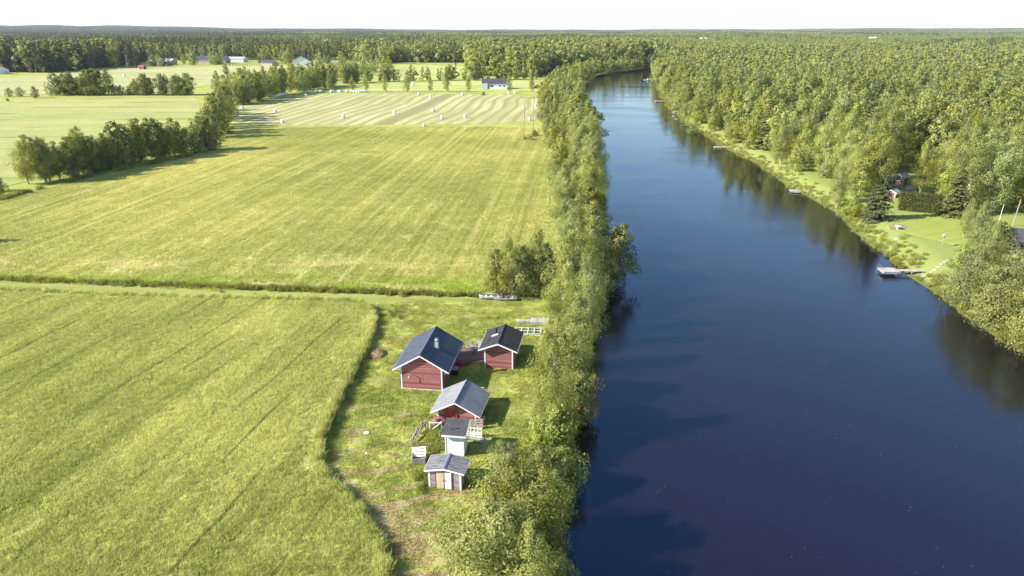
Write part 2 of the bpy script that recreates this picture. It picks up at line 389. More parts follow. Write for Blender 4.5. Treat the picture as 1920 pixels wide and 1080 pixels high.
F_BANKM = poly_px([(1118, 141), (1150, 135), (1212, 127.5), (1209, 125.5), (1150, 131), (1118, 136)])
def tram(k, c):
    """wheel tracks pressed through the standing crop"""
    p = k.n('ShaderNodeSeparateXYZ', {0: k.mapped(k.pos(), (1, 1, 1), A_CROP)}).outputs
    wob = k.math('MULTIPLY', k.math('SUBTRACT', k.noise(k.mapped(k.pos(), (1, 1, 0)), .03, 2.0), .5), 5.0)
    q = k.math('ADD', p[1], wob)
    f = k.math('FRACT', k.math('DIVIDE', q, 3.4)); f2 = k.mr(k.math('ABSOLUTE', k.math('SUBTRACT', f, .5)), .015, .05, 1, 0)
    br_ = k.mr(k.noise(k.mapped(k.pos(), (.04, .4, 0), A_CROP), 1.0, 2.0), .50, .60)
    return k.mix(k.math('MULTIPLY', k.math('MULTIPLY', f2, br_), .62), c, (.09, .13, .025))
def edgegreen(k, c):
    y = k.n('ShaderNodeSeparateXYZ', {0: k.pos()}).outputs[1]
    n = k.noise(k.mapped(k.pos(), (.08, .25, 0)), 1.0, 3.0)
    c = k.mix(k.math('MULTIPLY', k.mr(n, .45, .55), k.mr(y, 96, 88)), c, (.34, .40, .06))
    return k.mix(k.math('MULTIPLY', k.mr(n, .48, .58), k.math('MULTIPLY', k.math('MULTIPLY', k.mr(y, 101, 97), k.mr(y, 91, 95)), .55)), c, (.62, .56, .26))
field('crop_field', F_CROP, .50, ground_mat('crop_floor', *CROP['a'], extra=tram, bump=.9, bd=.3, **CROP['kw']))
field('meadow_field', F_MEAD, .12, ground_mat('meadow_floor', *MEAD['a'], extra=edgegreen, bump=.9, bd=.25, **MEAD['kw']))
def stub_rows(k, c):
    p = k.n('ShaderNodeSeparateXYZ', {0: k.mapped(k.pos(), (1, 1, 1), A_STUB)}).outputs
    wob = k.math('MULTIPLY', k.noise(k.mapped(k.pos(), (1, 1, 0)), .012, 1.0), 13.0)
    q = k.math('ADD', p[1], wob)
    s = k.math('SINE', k.math('MULTIPLY', q, 1.15)); s2 = k.math('SINE', k.math('MULTIPLY', q, .33))
    g = k.noise(k.mapped(k.pos(), (.04, .4, 0), A_STUB), 1.0, 4.0, .6)
    c = k.mix(k.math('MULTIPLY', k.mr(k.math('ADD', s, k.math('MULTIPLY', g, 1.2)), .6, 1.5), .8), c, (.27, .30, .08))
    c = k.mix(k.math('MULTIPLY', k.mr(k.math('ADD', s2, g), .9, 1.7), .6), c, (.31, .31, .11))
    d = k.math('ABSOLUTE', k.math('SUBTRACT', p[1], STRIP))
    return k.mix(k.mr(d, 4.0, 2.2), c, (.30, .26, .12))
_p = P(760, 215); STRIP = float(-math.sin(A_STUB)*_p[0]+math.cos(A_STUB)*_p[1])
field('stubble_field', F_STUB, .05, ground_mat('stubble', A_STUB, (.40, .37, .16), (.54, .47, .24), (.60, .51, .29), extra=stub_rows, stripe=.25, amt=.6, fine=.5, blot=.02, straw_at=.5, bump=.4, bd=.2))
def strips(k, c):
    y = k.n('ShaderNodeSeparateXYZ', {0: k.mapped(k.pos(), (1, 1, 0), .05)}).outputs[1]
    n = k.noise(k.mapped(k.pos(), (.02, .1, 0)), 1.0, 4.0, .6)
    f = k.math('FRACT', k.math('DIVIDE', k.math('ADD', y, k.math('MULTIPLY', n, 14.0)), 23.0))
    return k.mix(k.math('MULTIPLY', k.mr(k.math('ABSOLUTE', k.math('SUBTRACT', f, .5)), .02, .09, .7, 0), k.mr(k.noise(k.mapped(k.pos(), (.03, .03, 0)), 1.0, 2.0), .42, .55)), c, (.16, .17, .05))
field('grass_field', F_LEFT, .06, ground_mat('strip_meadow', 0.03, (.31, .34, .10), (.44, .43, .15), (.56, .49, .24), extra=strips, stripe=.12, amt=.3, fine=.4, blot=.02, straw_at=.52, bump=.5, bd=.2, long=.01))
field('distant_field', F_FAR, .06, ground_mat('far_meadow', 0.03, (.36, .37, .14), (.50, .46, .21), (.60, .52, .30), extra=strips, stripe=.06, amt=.3, fine=.2, blot=.01, straw_at=.55, bump=.2, bd=.2, long=.005))
YM = ground_mat('yard_meadow', 0.03, (.33, .38, .08), (.50, .50, .18), (.60, .50, .26), stripe=.12, amt=.6, fine=.3, blot=.02, straw_at=.56, bump=.3, bd=.2, long=.01)
field('farmyard_meadow', F_YARD, .05, YM); field('clearing', F_CLEAR, .05, YM); field('far_clearing', F_FARR, .05, YM)
field('bank_meadow', F_BANKM, .05, YM)
F_TRACK = poly_px([(-900, 480), (0, 527), (300, 539), (700, 552), (900, 558), (1040, 560), (1040, 568), (700, 566), (640, 564), (300, 557), (0, 544), (-900, 500)])
field('grass_track', F_TRACK, .03, ground_mat('track_grass', -.05, (.22, .26, .05), (.32, .34, .09), (.38, .32, .14), stripe=1.2, amt=.7, fine=.8, straw_at=.50, bump=.3, bd=.1, long=.02))
# bright mown lawn on the far bank
F_LAWN = smooth_poly([tuple(P(a, b)) for a, b in [(1650, 424), (1700, 404), (1745, 396), (1800, 400), (1900, 430), (1960, 470), (1900, 490), (1830, 475), (1780, 455), (1715, 440)]], 2)
mbl = MB(); cen = F_LAWN.mean(0); ringv = [(a, b, float(gz(a, b))+.05) for a, b in F_LAWN]
field('mown_lawn', F_LAWN, .05, ground_mat('mown_grass', .5, (.28, .32, .06), (.39, .40, .12), (.46, .42, .17), stripe=1.0, amt=.7, fine=1.0, straw_at=.62, bump=.3, bd=.08, long=.05))
def patch(name, pts, z, mat):
    p = smooth_poly(pts, 2); mb = MB(); mb.add([(a, b, max(float(gz(a, b))+.02, z)) for a, b in p], [tuple(range(len(p)))]); return tag(mb.build(name, mat), kind='structure')
patch('bare_soil', poly_px([(1664, 428), (1670, 423), (1686, 420), (1706, 425), (1697, 429), (1688, 433), (1676, 431)]), .075, M['soil'])

# ------------------------------------------------------------------ scatter (only for uncountable growth)
def scatter(name, protos, pos, rz, scl, ix, label, cat):
    me = bpy.data.meshes.new(name); me.vertices.add(len(pos)); me.vertices.foreach_set('co', np.asarray(pos, np.float32).reshape(-1))
    for nm, ty, dat, key in (('rz', 'FLOAT', rz, 'value'), ('sc', 'FLOAT_VECTOR', scl, 'vector'), ('ix', 'INT', ix, 'value')):
        a = me.attributes.new(nm, ty, 'POINT'); a.data.foreach_set(key, np.asarray(dat, np.int32 if ty == 'INT' else np.float32).reshape(-1))
    o = bpy.data.objects.new(name, me); C.objects.link(o)
    ng = bpy.data.node_groups.new(name+'_nodes', 'GeometryNodeTree')
    ng.interface.new_socket('Geometry', in_out='INPUT', socket_type='NodeSocketGeometry'); ng.interface.new_socket('Geometry', in_out='OUTPUT', socket_type='NodeSocketGeometry')
    nn = ng.nodes; L = ng.links
    gi = nn.new('NodeGroupInput'); go = nn.new('NodeGroupOutput'); jn = nn.new('GeometryNodeJoinGeometry')
    def attr(nm, ty):
        a = nn.new('GeometryNodeInputNamedAttribute'); a.data_type = ty; a.inputs['Name'].default_value = nm
        return [s for s in a.outputs if s.enabled and s.name == 'Attribute'][0]
    cx = nn.new('ShaderNodeCombineXYZ'); L.new(attr('rz', 'FLOAT'), cx.inputs[2])
    sca = attr('sc', 'FLOAT_VECTOR'); ixa = attr('ix', 'INT')
    for i, pr in enumerate(protos):
        cmpn = nn.new('FunctionNodeCompare'); cmpn.data_type = 'INT'; cmpn.operation = 'EQUAL'
        si = [s for s in cmpn.inputs if s.enabled]
        L.new(ixa, si[0]); si[1].default_value = i
        oi = nn.new('GeometryNodeObjectInfo'); oi.inputs['Object'].default_value = pr; oi.inputs['As Instance'].default_value = True
        ip = nn.new('GeometryNodeInstanceOnPoints')
        L.new(gi.outputs[0], ip.inputs['Points']); L.new(cmpn.outputs[0], ip.inputs['Selection']); L.new(oi.outputs['Geometry'], ip.inputs['Instance'])
        L.new(cx.outputs[0], ip.inputs['Rotation']); L.new(sca, ip.inputs['Scale']); L.new(ip.outputs[0], jn.inputs[0])
    L.new(jn.outputs[0], go.inputs[0])
    md = o.modifiers.new('scatter', 'NODES'); md.node_group = ng
    o['kind'] = 'stuff'; tag(o, label, cat); return o
def blades(name, n, size, h, wd, lean, mat, curl=.5, dirn=0.0):
    """a square of grass: n leaf blades, each a bent strip of two quads"""
    x = rng.uniform(-size/2, size/2, n); y = rng.uniform(-size/2, size/2, n)
    a = rng.uniform(0, 2*math.pi, n); hh = h*rng.uniform(.55, 1.15, n); ww = wd*rng.uniform(.6, 1.3, n)
    la = rng.normal(dirn, 1.0, n); le = lean*rng.uniform(.2, 1.3, n)*hh
    dx = np.cos(la)*le; dy = np.sin(la)*le; wx = np.cos(a)*ww/2; wy_ = np.sin(a)*ww/2
    z0 = np.zeros(n)
    def pt(f, g, s, zf): return np.stack([x+dx*f+wx*s, y+dy*f+wy_*s, hh*zf], -1)
    q1 = np.stack([pt(0, 0, -1, 0), pt(0, 0, 1, 0), pt(.35, 0, .9, .62), pt(.35, 0, -.9, .62)], 1)
    q2 = np.stack([pt(.35, 0, -.9, .62), pt(.35, 0, .9, .62), pt(1, 0, .25, .98), pt(1, 0, -.25, .98)], 1)
    v = rng.uniform(0, 1, n)
    me = quads_mesh(name, np.concatenate([q1, q2]), [mat], np.concatenate([v, v]))
    return bpy.data.objects.new(name, me)
def grid_in(poly, step, jit=.35):
    lo = poly.min(0); hi = poly.max(0)
    xs = np.arange(lo[0], hi[0], step); ys = np.arange(lo[1], hi[1], step)
    X, Y = np.meshgrid(xs, ys); X = X.ravel()+rng.uniform(-jit, jit, X.size)*step; Y = Y.ravel()+rng.uniform(-jit, jit, Y.size)*step
    m = inpoly(X, Y, poly); return X[m], Y[m]
def inview(x, y, m=120, z=0.0):
    u, v, d = proj(x, y, z); return (d > 1) & (u > -m) & (u < 1920+m) & (v < 1080+m)
# standing crop
mt = blade_mat('crop_blades', *CROP['a'], extra=tram, tr=.45, vr=(.6, 2.0), **CROP['kw'])
cp = [blades('crop_tuft', 1500, 1.7, .36, .026, .45, mt, dirn=A_CROP) for _ in range(3)]
X, Y = grid_in(F_CROP, 1.15); m = inview(X, Y); X, Y = X[m], Y[m]
# keep tufts inside the edge
shr = np.array([inpoly(X+dx, Y+dy, F_CROP) for dx, dy in ((.6,0),(-.6,0),(0,.6),(0,-.6))]).all(0)
X, Y = X[shr], Y[shr]; n = len(X)
lump = .95+.1*np.sin(X*.7+Y*.2)*np.sin(Y*.5-X*.3)
scatter('cereal_crop', cp, np.c_[X, Y, np.full(n, .34)], rng.uniform(0, 6.28, n), np.c_[np.ones(n), np.ones(n), rng.uniform(.9, 1.1, n)*lump], rng.integers(0, 3, n), 'tall yellow green cereal crop standing in the near field', 'crop')
# dense fringe that makes the crop edge
mt2 = M['reed']
ed = [blades('edge_tuft', 240, .9, .75, .035, .45, mt, dirn=0) for _ in range(2)]
E_ = []
for i in range(len(F_CROP)):
    a = F_CROP[i]; b = F_CROP[(i+1) % len(F_CROP)]; L = np.linalg.norm(b-a); q = max(1, int(L/.35))
    for t in np.arange(q)/q: E_.append(a+(b-a)*t)
E_ = np.array(E_); E_ = E_[inview(E_[:,0], E_[:,1])]; n = len(E_)
scatter('crop_edge', ed, np.c_[E_+rng.normal(0, .12, E_.shape), np.zeros(n)], rng.uniform(0, 6.28, n), np.c_[np.ones(n), np.ones(n), rng.uniform(.8, 1.4, n)], rng.integers(0, 2, n), 'fringe of tall stalks along the edge of the crop', 'crop edge')
# meadow
mt = blade_mat('meadow_blades', *MEAD['a'], extra=edgegreen, tr=.45, vr=(1.0, 1.6), **MEAD['kw'])
cp = [blades('meadow_tuft', 700, 3.4, .26, .05, .6, mt) for _ in range(3)]
X, Y = grid_in(F_MEAD, 2.5); m = inview(X, Y, 60)
X, Y = X[m], Y[m]; n = len(X)
scatter('meadow_grass', cp, np.c_[X, Y, np.full(n, .10)], rng.uniform(0, 6.28, n), np.c_[np.ones(n), np.ones(n), rng.uniform(.7, 1.2, n)], rng.integers(0, 3, n), 'fine grass of the wide meadow beyond the track', 'meadow grass')
# lawn by the cabins
mt = blade_mat('lawn_blades', *LAWN['a'], extra=lawn_extra, tr=.4, vr=(.8, 1.5), **LAWN['kw'])
cp = [blades('lawn_tuft', 650, 2.0, .13, .035, .8, mt) for _ in range(3)]
F_YD = np.array([P(730, 1300), P(725, 1080), P(715, 1030), P(600, 870), P(600, 835), P(660, 710), P(705, 600), P(640, 567), P(1060, 567), P(1130, 600), P(1100, 700), P(1060, 800), P(1040, 900), P(1060, 1300)])
X, Y = grid_in(F_YD, 1.5); n = len(X); z = gz(X, Y)
scatter('lawn_grass', cp, np.c_[X, Y, z-.01], rng.uniform(0, 6.28, n), np.c_[np.ones(n), np.ones(n), rng.uniform(.5, 1.3, n)], rng.integers(0, 3, n), 'short patchy grass around the cabins with dry cuttings', 'grass')
# tall weeds: ditch edge, river banks, weeds by the sheds
cp = [blades('weed_tuft', 60, .9, .75, .05, .5, M['reed']) for _ in range(3)]+[blades('weed_tuft', 50, .8, .55, .06, .5, M['dark']) for _ in range(1)]
W = []
for a, b, nn_, sp in (((-60, 521), (300, 536), 150, 1.6), ((300, 536), (905, 556), 300, 1.2)):
    for _ in range(nn_):
        t = rng.random(); q = P(a[0]+(b[0]-a[0])*t, a[1]+(b[1]-a[1])*t+rng.normal(0, sp)); W.append((*q, rng.uniform(.6, 1.2), rng.choice([0, 1, 2, 3, 3])))
for i in range(1500):                                  # far bank
    y = 45+(rng.random()**1.5)*430; x = xr(y)+abs(rng.normal(0, 1))*2.6+.2; W.append((x, y, rng.uniform(.5, 1.15), rng.choice([0, 1, 2])))
for i in range(700):
    y = 36+(rng.random()**1.5)*200; x = xl(y)-min(abs(rng.normal(0, 1))*1.8, 4)-.2; W.append((x, y, rng.uniform(.6, 1.3), rng.choice([0, 1, 2, 3])))
for (px, py, r, c_) in ((822, 835, 14, 26), (800, 895, 14, 24), (815, 815, 14, 16), (745, 590, 14, 10), (790, 915, 8, 5), (470, 560, 60, 10)):
    for _ in range(c_): q = P(px+rng.normal(0, r*.6), py+rng.normal(0, r*.6)); W.append((*q, rng.uniform(.45, .85), rng.choice([0, 1, 2, 3])))
for _ in range(90):
    q = P(rng.uniform(60, 400), 0+rng.normal(0, 3)+350); t = rng.random(); b = [(0, 377), (60, 360), (180, 330), (280, 310), (402, 283), (430, 250)]
    i = rng.integers(0, 5); q = P(b[i][0]+(b[i+1][0]-b[i][0])*t, b[i][1]+(b[i+1][1]-b[i][1])*t); W.append((*q, rng.uniform(1, 2), rng.choice([0, 1, 3])))
for _ in range(60): q = P(rng.uniform(980, 1012), rng.uniform(255, 264)); W.append((*q, rng.uniform(.5, 1.2), 3))
W = np.array(W, float); jq = P(1712, 514, ZW); W = W[(np.abs(W[:,0]-jq[0]) > 3.6) | (np.abs(W[:,1]-jq[1]) > 1.6)]; n = len(W)
scatter('tall_weeds', cp, np.c_[W[:,0], W[:,1], gz(W[:,0], W[:,1])-.03], rng.uniform(0, 6.28, n), np.c_[W[:,2], W[:,2], W[:,2]], W[:,3].astype(int), 'tall grass and weeds along the ditch and the river banks', 'weeds')
#@TREES
# ------------------------------------------------------------------ trees
def unit(a): return a/np.maximum(np.linalg.norm(a, axis=-1, keepdims=True), 1e-6)
def leaf_quads(c, nrm, s, asp=.7, g=None):
    """a small leaf-spray quad at every point c facing nrm"""
    g = g or rng; n = len(c); r = g.normal(size=(n, 3)); t = unit(np.cross(nrm, r)); b = np.cross(nrm, t)
    s = s*g.uniform(.6, 1.3, (n, 1)); t = t*s*.5; b = b*s*.5*asp
    return np.stack([c-t, c-b*.9, c+t, c+b*.9], 1)
def clump_leaves(g, cen, rad, n, ls, axis_pt, droop=0.0, rnd=.36, asp=.7):
    d = unit(g.normal(size=(n, 3))); rr = g.uniform(.55, 1.05, (n, 1))
    p = cen+d*rr*rad
    if droop: 
        q = g.uniform(0, 1, n)**1.5*droop; p[:,2] -= q
    out = unit(p-axis_pt)
    nr = unit(d*.5+out*.8+g.normal(size=(n, 3))*rnd+np.array([0, 0, .15]))
    return leaf_quads(p, nr, ls, asp, g)
class Tree:
    def __init__(s): s.L = []; s.v = []; s.mb = MB()
    def leaves(s, q, v): s.L.append(q); s.v.append(v)
    def crown(s, name, mat): return quads_mesh(name, np.concatenate(s.L), [mat], np.concatenate(s.v))
    def both(s, name, mat, bk):
        """crown and trunk in one mesh, for the forest mass"""
        q = np.concatenate(s.L); v = np.concatenate(s.v); mi = np.zeros(len(q), int)
        if s.mb.n:
            V = np.vstack(s.mb.V); T = np.array([V[f] for f in s.mb.F if len(f) == 4]); q = np.concatenate([q, T]); v = np.concatenate([v, np.zeros(len(T))]); mi = np.concatenate([mi, np.ones(len(T), int)])
        return quads_mesh(name, q, [mat, bk], v, mi)
def leafv(g, n, base): return np.clip(base+g.uniform(-.28, .28, n), 0, 1)
def broad(seed, h, R, nl, ls, ncl, droop=0.0, low=.16, prof=.8, stems=1, cl=.42, trunk=.13, limbs=True, lean=0.0, top=.3, asp=.7):
    """broadleaf tree: stem(s), limbs, and leaf sprays gathered round the limb ends"""
    g = np.random.default_rng(seed); t = Tree()
    bx, by = g.normal(0, .05*h, 2); bx += lean*h
    def axis(f): return np.array([bx*f*f, by*f*f, h*f])
    for k_ in range(stems):
        a0 = g.uniform(0, 6.28); o = 0 if stems == 1 else .35*R*.4; off = np.array([math.cos(a0), math.sin(a0), 0])*o
        prev = off*.3; pr = trunk
        for f in (.15, .32, .5, .68, .86, .98):
            q = axis(f)+off*f*2+np.r_[g.normal(0, .012*h, 2), 0]; q[2] *= 1 if stems == 1 else g.uniform(.8, 1)
            r2 = trunk*(1-f)**.8+.012; t.mb.bar(prev, q, pr, r2, 6 if limbs else 4); prev, pr = q, r2
    ga = g.uniform(0, 6.28)
    for i in range(ncl):
        f = (i+.5)/ncl; zf = low+(1-low)*f**.9
        pr = (1-zf)/(1-low)                       # 1 at bottom of crown, 0 at top
        shape = min(1, (pr/.55+.03))**prof if pr < .55 else 1-.40*((pr-.55)/.45)**1.5
        ga += 2.4+g.normal(0, .35); rad = R*shape*g.uniform(.45, 1.0)*(1 if i % 3 else .5)
        c = axis(zf)+np.array([math.cos(ga)*rad, math.sin(ga)*rad, g.normal(0, .03*h)])
        c[2] = min(c[2], h*.97)
        cr = R*cl*g.uniform(.6, 1.15)*(top+(1-top)*min(1, pr*2.2))
        sz = np.array([cr, cr, cr*g.uniform(.75, 1.15)])
        if limbs:
            st0 = axis(max(.08, zf-.14)); t.mb.bar(st0, c*.8+st0*.2, max(.015, trunk*.32*(1-zf)+.012), .008, 3)
        n = int(nl/ncl*(cr/(R*cl*.85))**1.3)+2
        t.leaves(clump_leaves(g, c, sz, n, ls, axis(zf*.9), droop*g.uniform(.4, 1.3)*min(1, pr*3+.2), asp=asp), leafv(g, n, g.uniform(.2, .85)))
    return t
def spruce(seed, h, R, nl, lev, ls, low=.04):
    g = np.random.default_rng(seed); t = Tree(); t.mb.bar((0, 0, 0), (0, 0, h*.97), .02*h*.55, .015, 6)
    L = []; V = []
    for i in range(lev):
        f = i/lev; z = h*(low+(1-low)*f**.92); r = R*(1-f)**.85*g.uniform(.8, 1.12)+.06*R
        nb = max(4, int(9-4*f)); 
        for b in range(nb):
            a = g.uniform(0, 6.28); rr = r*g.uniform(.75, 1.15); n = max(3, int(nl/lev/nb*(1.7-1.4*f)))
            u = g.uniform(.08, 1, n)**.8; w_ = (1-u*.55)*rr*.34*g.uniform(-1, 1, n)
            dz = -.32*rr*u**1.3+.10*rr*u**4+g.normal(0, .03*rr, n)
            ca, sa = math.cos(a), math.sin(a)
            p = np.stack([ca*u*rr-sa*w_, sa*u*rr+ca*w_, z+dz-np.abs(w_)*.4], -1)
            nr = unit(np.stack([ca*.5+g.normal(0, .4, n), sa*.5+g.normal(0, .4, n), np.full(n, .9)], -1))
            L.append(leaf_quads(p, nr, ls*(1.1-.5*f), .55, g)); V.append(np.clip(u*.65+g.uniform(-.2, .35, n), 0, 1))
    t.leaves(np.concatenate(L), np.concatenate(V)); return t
def pine(seed, h, R, nl, ls, ncl): return broad(seed, h, R, nl, ls, ncl, 0, .42, .55, 1, .40, .16, True, 0, .6)

LIB = {}                                    # (kind, lod) -> list of (crown mesh, trunk mesh, joined mesh, height, radius)
def lib(kind, lod, i, t, h, R, mat, bk):
    cm = t.crown(kind+'_crown', M[mat]); tm = t.mb.mesh(kind+'_trunk', [M[bk]])
    LIB.setdefault((kind, lod), []).append((cm, tm, t, h, R, mat, bk))
S = 100
for i in range(8): lib('birch', 0, i, broad(S+i, 10, 2.6, 17000, .18, 60, .55, .14, .75, asp=.55), 10, 2.5, 'birch', 'bark_birch')
for i in range(5): lib('birch', 1, i, broad(S+20+i, 10, 2.6, 2800, .38, 44, .35, .10, .75, limbs=False), 10, 2.2, 'birch', 'bark_birch')
for i in range(4): lib('birch', 2, i, broad(S+40+i, 10, 2.6, 420, .85, 16, .2, .08, .75, limbs=False), 10, 2.2, 'birch', 'bark_birch')
for i in range(2): lib('weeping_birch', 0, i, broad(S+60+i, 10, 2.4, 18000, .17, 54, 1.5, .16, .7, asp=.45, cl=.36), 10, 2.3, 'birch', 'bark_birch')
for i in range(3): lib('willow', 0, i, broad(S+70+i, 5, 2.6, 17000, .16, 46, .1, .08, .5, 4, .42, .08, asp=.5), 5, 2.6, 'willow', 'bark_dark')
for i in range(2): lib('willow', 1, i, broad(S+75+i, 5, 2.6, 1500, .36, 30, .1, .05, .5, 3, .42, .08, limbs=False), 5, 2.6, 'willow', 'bark_dark')
for i in range(2): lib('alder', 0, i, broad(S+80+i, 7, 2.3, 8000, .20, 46, .1, .05, .6, 3, .42, .09), 7, 2.3, 'dark', 'bark_dark')
for i in range(2): lib('alder', 1, i, broad(S+85+i, 7, 2.4, 2600, .36, 40, .1, .03, .6, 2, .42, .09, limbs=False), 7, 2.3, 'dark', 'bark_dark')
lib('rowan', 0, 0, broad(S+90, 5, 2.4, 7000, .21, 40, .1, .12, .55, 3, .42, .07), 5, 2.4, 'rowan', 'bark_dark')
for i in range(2): lib('bush', 0, i, broad(S+95+i, 3.5, 1.7, 5000, .18, 28, .05, .04, .5, 3, .45, .05), 3.5, 1.7, 'fresh', 'bark_dark')
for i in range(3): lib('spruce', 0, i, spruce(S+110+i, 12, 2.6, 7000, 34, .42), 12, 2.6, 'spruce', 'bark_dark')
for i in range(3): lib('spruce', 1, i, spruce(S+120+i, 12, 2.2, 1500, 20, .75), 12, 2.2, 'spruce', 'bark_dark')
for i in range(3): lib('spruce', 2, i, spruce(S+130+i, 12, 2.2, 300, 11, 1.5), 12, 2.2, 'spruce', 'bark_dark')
for i in range(2): lib('pine', 0, i, pine(S+140+i, 11, 2.2, 5000, .26, 26), 11, 2.2, 'pine', 'bark_pine')
for i in range(2): lib('pine', 1, i, pine(S+150+i, 11, 2.2, 1300, .45, 20), 11, 2.2, 'pine', 'bark_pine')
for i in range(2): lib('pine', 2, i, pine(S+160+i, 11, 2.2, 280, .95, 12), 11, 2.2, 'pine', 'bark_pine')
for k_ in ('willow', 'alder'): LIB[(k_, 2)] = LIB[(k_, 1)]
for k_ in ('weeping_birch',): LIB[(k_, 1)] = LIB[('birch', 1)]; LIB[(k_, 2)] = LIB[('birch', 2)]
for k_ in ('rowan', 'bush'): LIB[(k_, 1)] = LIB[(k_, 0)]; LIB[(k_, 2)] = LIB[(k_, 0)]

NAMES = {'birch': ('birch_tree', 'birch tree'), 'weeping_birch': ('birch_tree', 'birch tree'), 'willow': ('willow_bush', 'willow'), 'alder': ('alder_tree', 'alder tree'), 'rowan': ('rowan_tree', 'rowan tree'),
         'bush': ('leafy_bush', 'bush'), 'spruce': ('spruce_tree', 'spruce tree'), 'pine': ('pine_tree', 'pine tree')}
PROTO = {}
def place(kind, x, y, h, rfac=1.0, label=None, group=None, lod=None, rz=None, tilt=None, idx=None):
    d = math.hypot(x, y)
    if lod is None: lod = 0 if d < 200 else (1 if d < 480 else 2)
    L = LIB[(kind, lod)]; i = int(rng.integers(0, len(L))) if idx is None else idx % len(L)
    cm, tm, t, h0, R0, mat, bk = L[i]
    key = (NAMES[kind][0], id(cm))
    if key not in PROTO:
        o = empty(NAMES[kind][0], (0, 0, 0)); cr = bpy.data.objects.new('crown', cm); tr = bpy.data.objects.new('trunk', tm)
        C.objects.link(cr); C.objects.link(tr); cr.parent = o; tr.parent = o; PROTO[key] = o
    else: o = copy_tree(PROTO[key])
    s = h/h0; o.location = (x, y, float(gz(x, y))-.05); o.scale = (s*rfac, s*rfac, s); o.rotation_euler = (tilt[0] if tilt else 0, tilt[1] if tilt else 0, rng.uniform(0, 6.28) if rz is None else rz)
    for kk in ('label', 'group', 'category'):
        if kk in o: del o[kk]
    tag(o, label, NAMES[kind][1], group); return o
ORD = ['first', 'second', 'third', 'fourth', 'fifth', 'sixth', 'seventh', 'eighth', 'ninth', 'tenth', 'eleventh', 'twelfth', 'thirteenth', 'fourteenth', 'fifteenth', 'sixteenth', 'seventeenth', 'eighteenth', 'nineteenth']
TENS = {2: 'twent', 3: 'thirt', 4: 'fort', 5: 'fift', 6: 'sixt', 7: 'sevent', 8: 'eight', 9: 'ninet'}
def nth(i):
    if i < 19: return ORD[i]
    i += 1; a, b = divmod(i, 10)
    if a > 9: return 'hundred and '+nth(i-101) if i > 100 else 'hundredth'
    return TENS[a]+'ieth' if b == 0 else TENS[a]+'y-'+ORD[b-1]

# --- the near left bank, tree by tree: kind, foot in the photo, height, width factor, label
NEAR = [
 ('willow', 925, 1085, 6.2, 1.05, 'big rounded silvery willow at the bottom edge of the photo, left of the river', None),
 ('willow', 985, 1005, 6.4, .95, 'broad pale willow just behind the bottom-most silvery willow on the left bank', None),
 ('birch', 1010, 1150, 7.6, .75, 'narrow pointed young birch at the bottom edge of the photo', None),
 ('birch', 1055, 1165, 5.8, .75, 'young birch at the bottom edge, nearest the river water', None),
 ('willow', 955, 905, 3.6, .9, 'low pale willow right of the small grey storage shed', None),
 ('willow', 1010, 905, 4.2, .85, 'loose willow halfway between the small storage shed and the river', None),
 ('birch', 1035, 985, 5.6, .8, 'small birch at the water between two willows, right of the small grey shed', None),
 ('bush', 1048, 905, 4.2, .9, 'bright green bush at the waterline level with the small grey shed', None),
 ('bush', 1010, 860, 3.2, .9, 'low fresh green bush right of the white outhouse', None),
 ('bush', 1045, 835, 4.4, .9, 'bright green leafy bush at the foot of the weeping birch', None),
 ('weeping_birch', 1040, 812, 10.3, .85, 'tall weeping birch with a bare white trunk, right of the grey-roofed red shed', None),
 ('rowan', 1082, 772, 5.0, 1.0, 'rowan with orange berries leaning out over the water', None),
 ('alder', 1060, 735, 7.2, .9, 'dark green alder between the weeping birch and the water', None),
 ('weeping_birch', 1030, 715, 6.5, .8, 'weeping birch right of the small black-roofed red cabin', None),
 ('birch', 1085, 680, 9.0, .9, 'waterside birch behind the rowan with the orange berries', None),
 ('weeping_birch', 1045, 640, 9.8, .95, 'yellow green birch beside the jetty sections stored on the grass', None),
 ('weeping_birch', 1108, 610, 10.5, .95, 'tall birch with drooping twigs hanging over the water, upstream of the cabins', None),
 ('alder', 1075, 590, 8.0, .8, 'green alder squeezed between tall birches upstream of the cabins', None),
 ('birch', 1065, 570, 11.0, 1.0, 'broad tall birch opposite the overturned boats', None),
 ('alder', 1142, 520, 9.5, .95, 'dark alder leaning far out over the river', (0.0, .20)),
 ('birch', 1110, 540, 11.0, .9, 'tall birch just left of the dark leaning alder', None),
 ('alder', 935, 552, 6.5, .9, 'leftmost alder of the clump behind the boats, at the meadow corner', None),
 ('birch', 960, 556, 8.2, .75, 'slim birch with a white stem in the clump behind the boats', None),
 ('alder', 985, 556, 7.2, .9, 'rounded dark alder in the middle of the clump behind the boats', None),
 ('birch', 1008, 550, 9.2, .8, 'tallest birch of the clump behind the boats', None),
 ('alder', 1028, 555, 7.5, .85, 'alder at the right end of the clump behind the boats', None),
 ('alder', 1000, 530, 7.0, .9, 'alder at the back of the clump at the meadow corner', None),
]
for q_, (kd, px, py, h, rf, lb_, tl) in enumerate(NEAR):
    x, y = P(px, py, -.4 if px > 1030 else 0); place(kd, x, y, h, rf*1.16, lb_, 'trees on the near left bank', tilt=tl, idx=q_, rz=0.0 if tl else None)
occ = [tuple(P(a[1], a[2])) for a in NEAR]
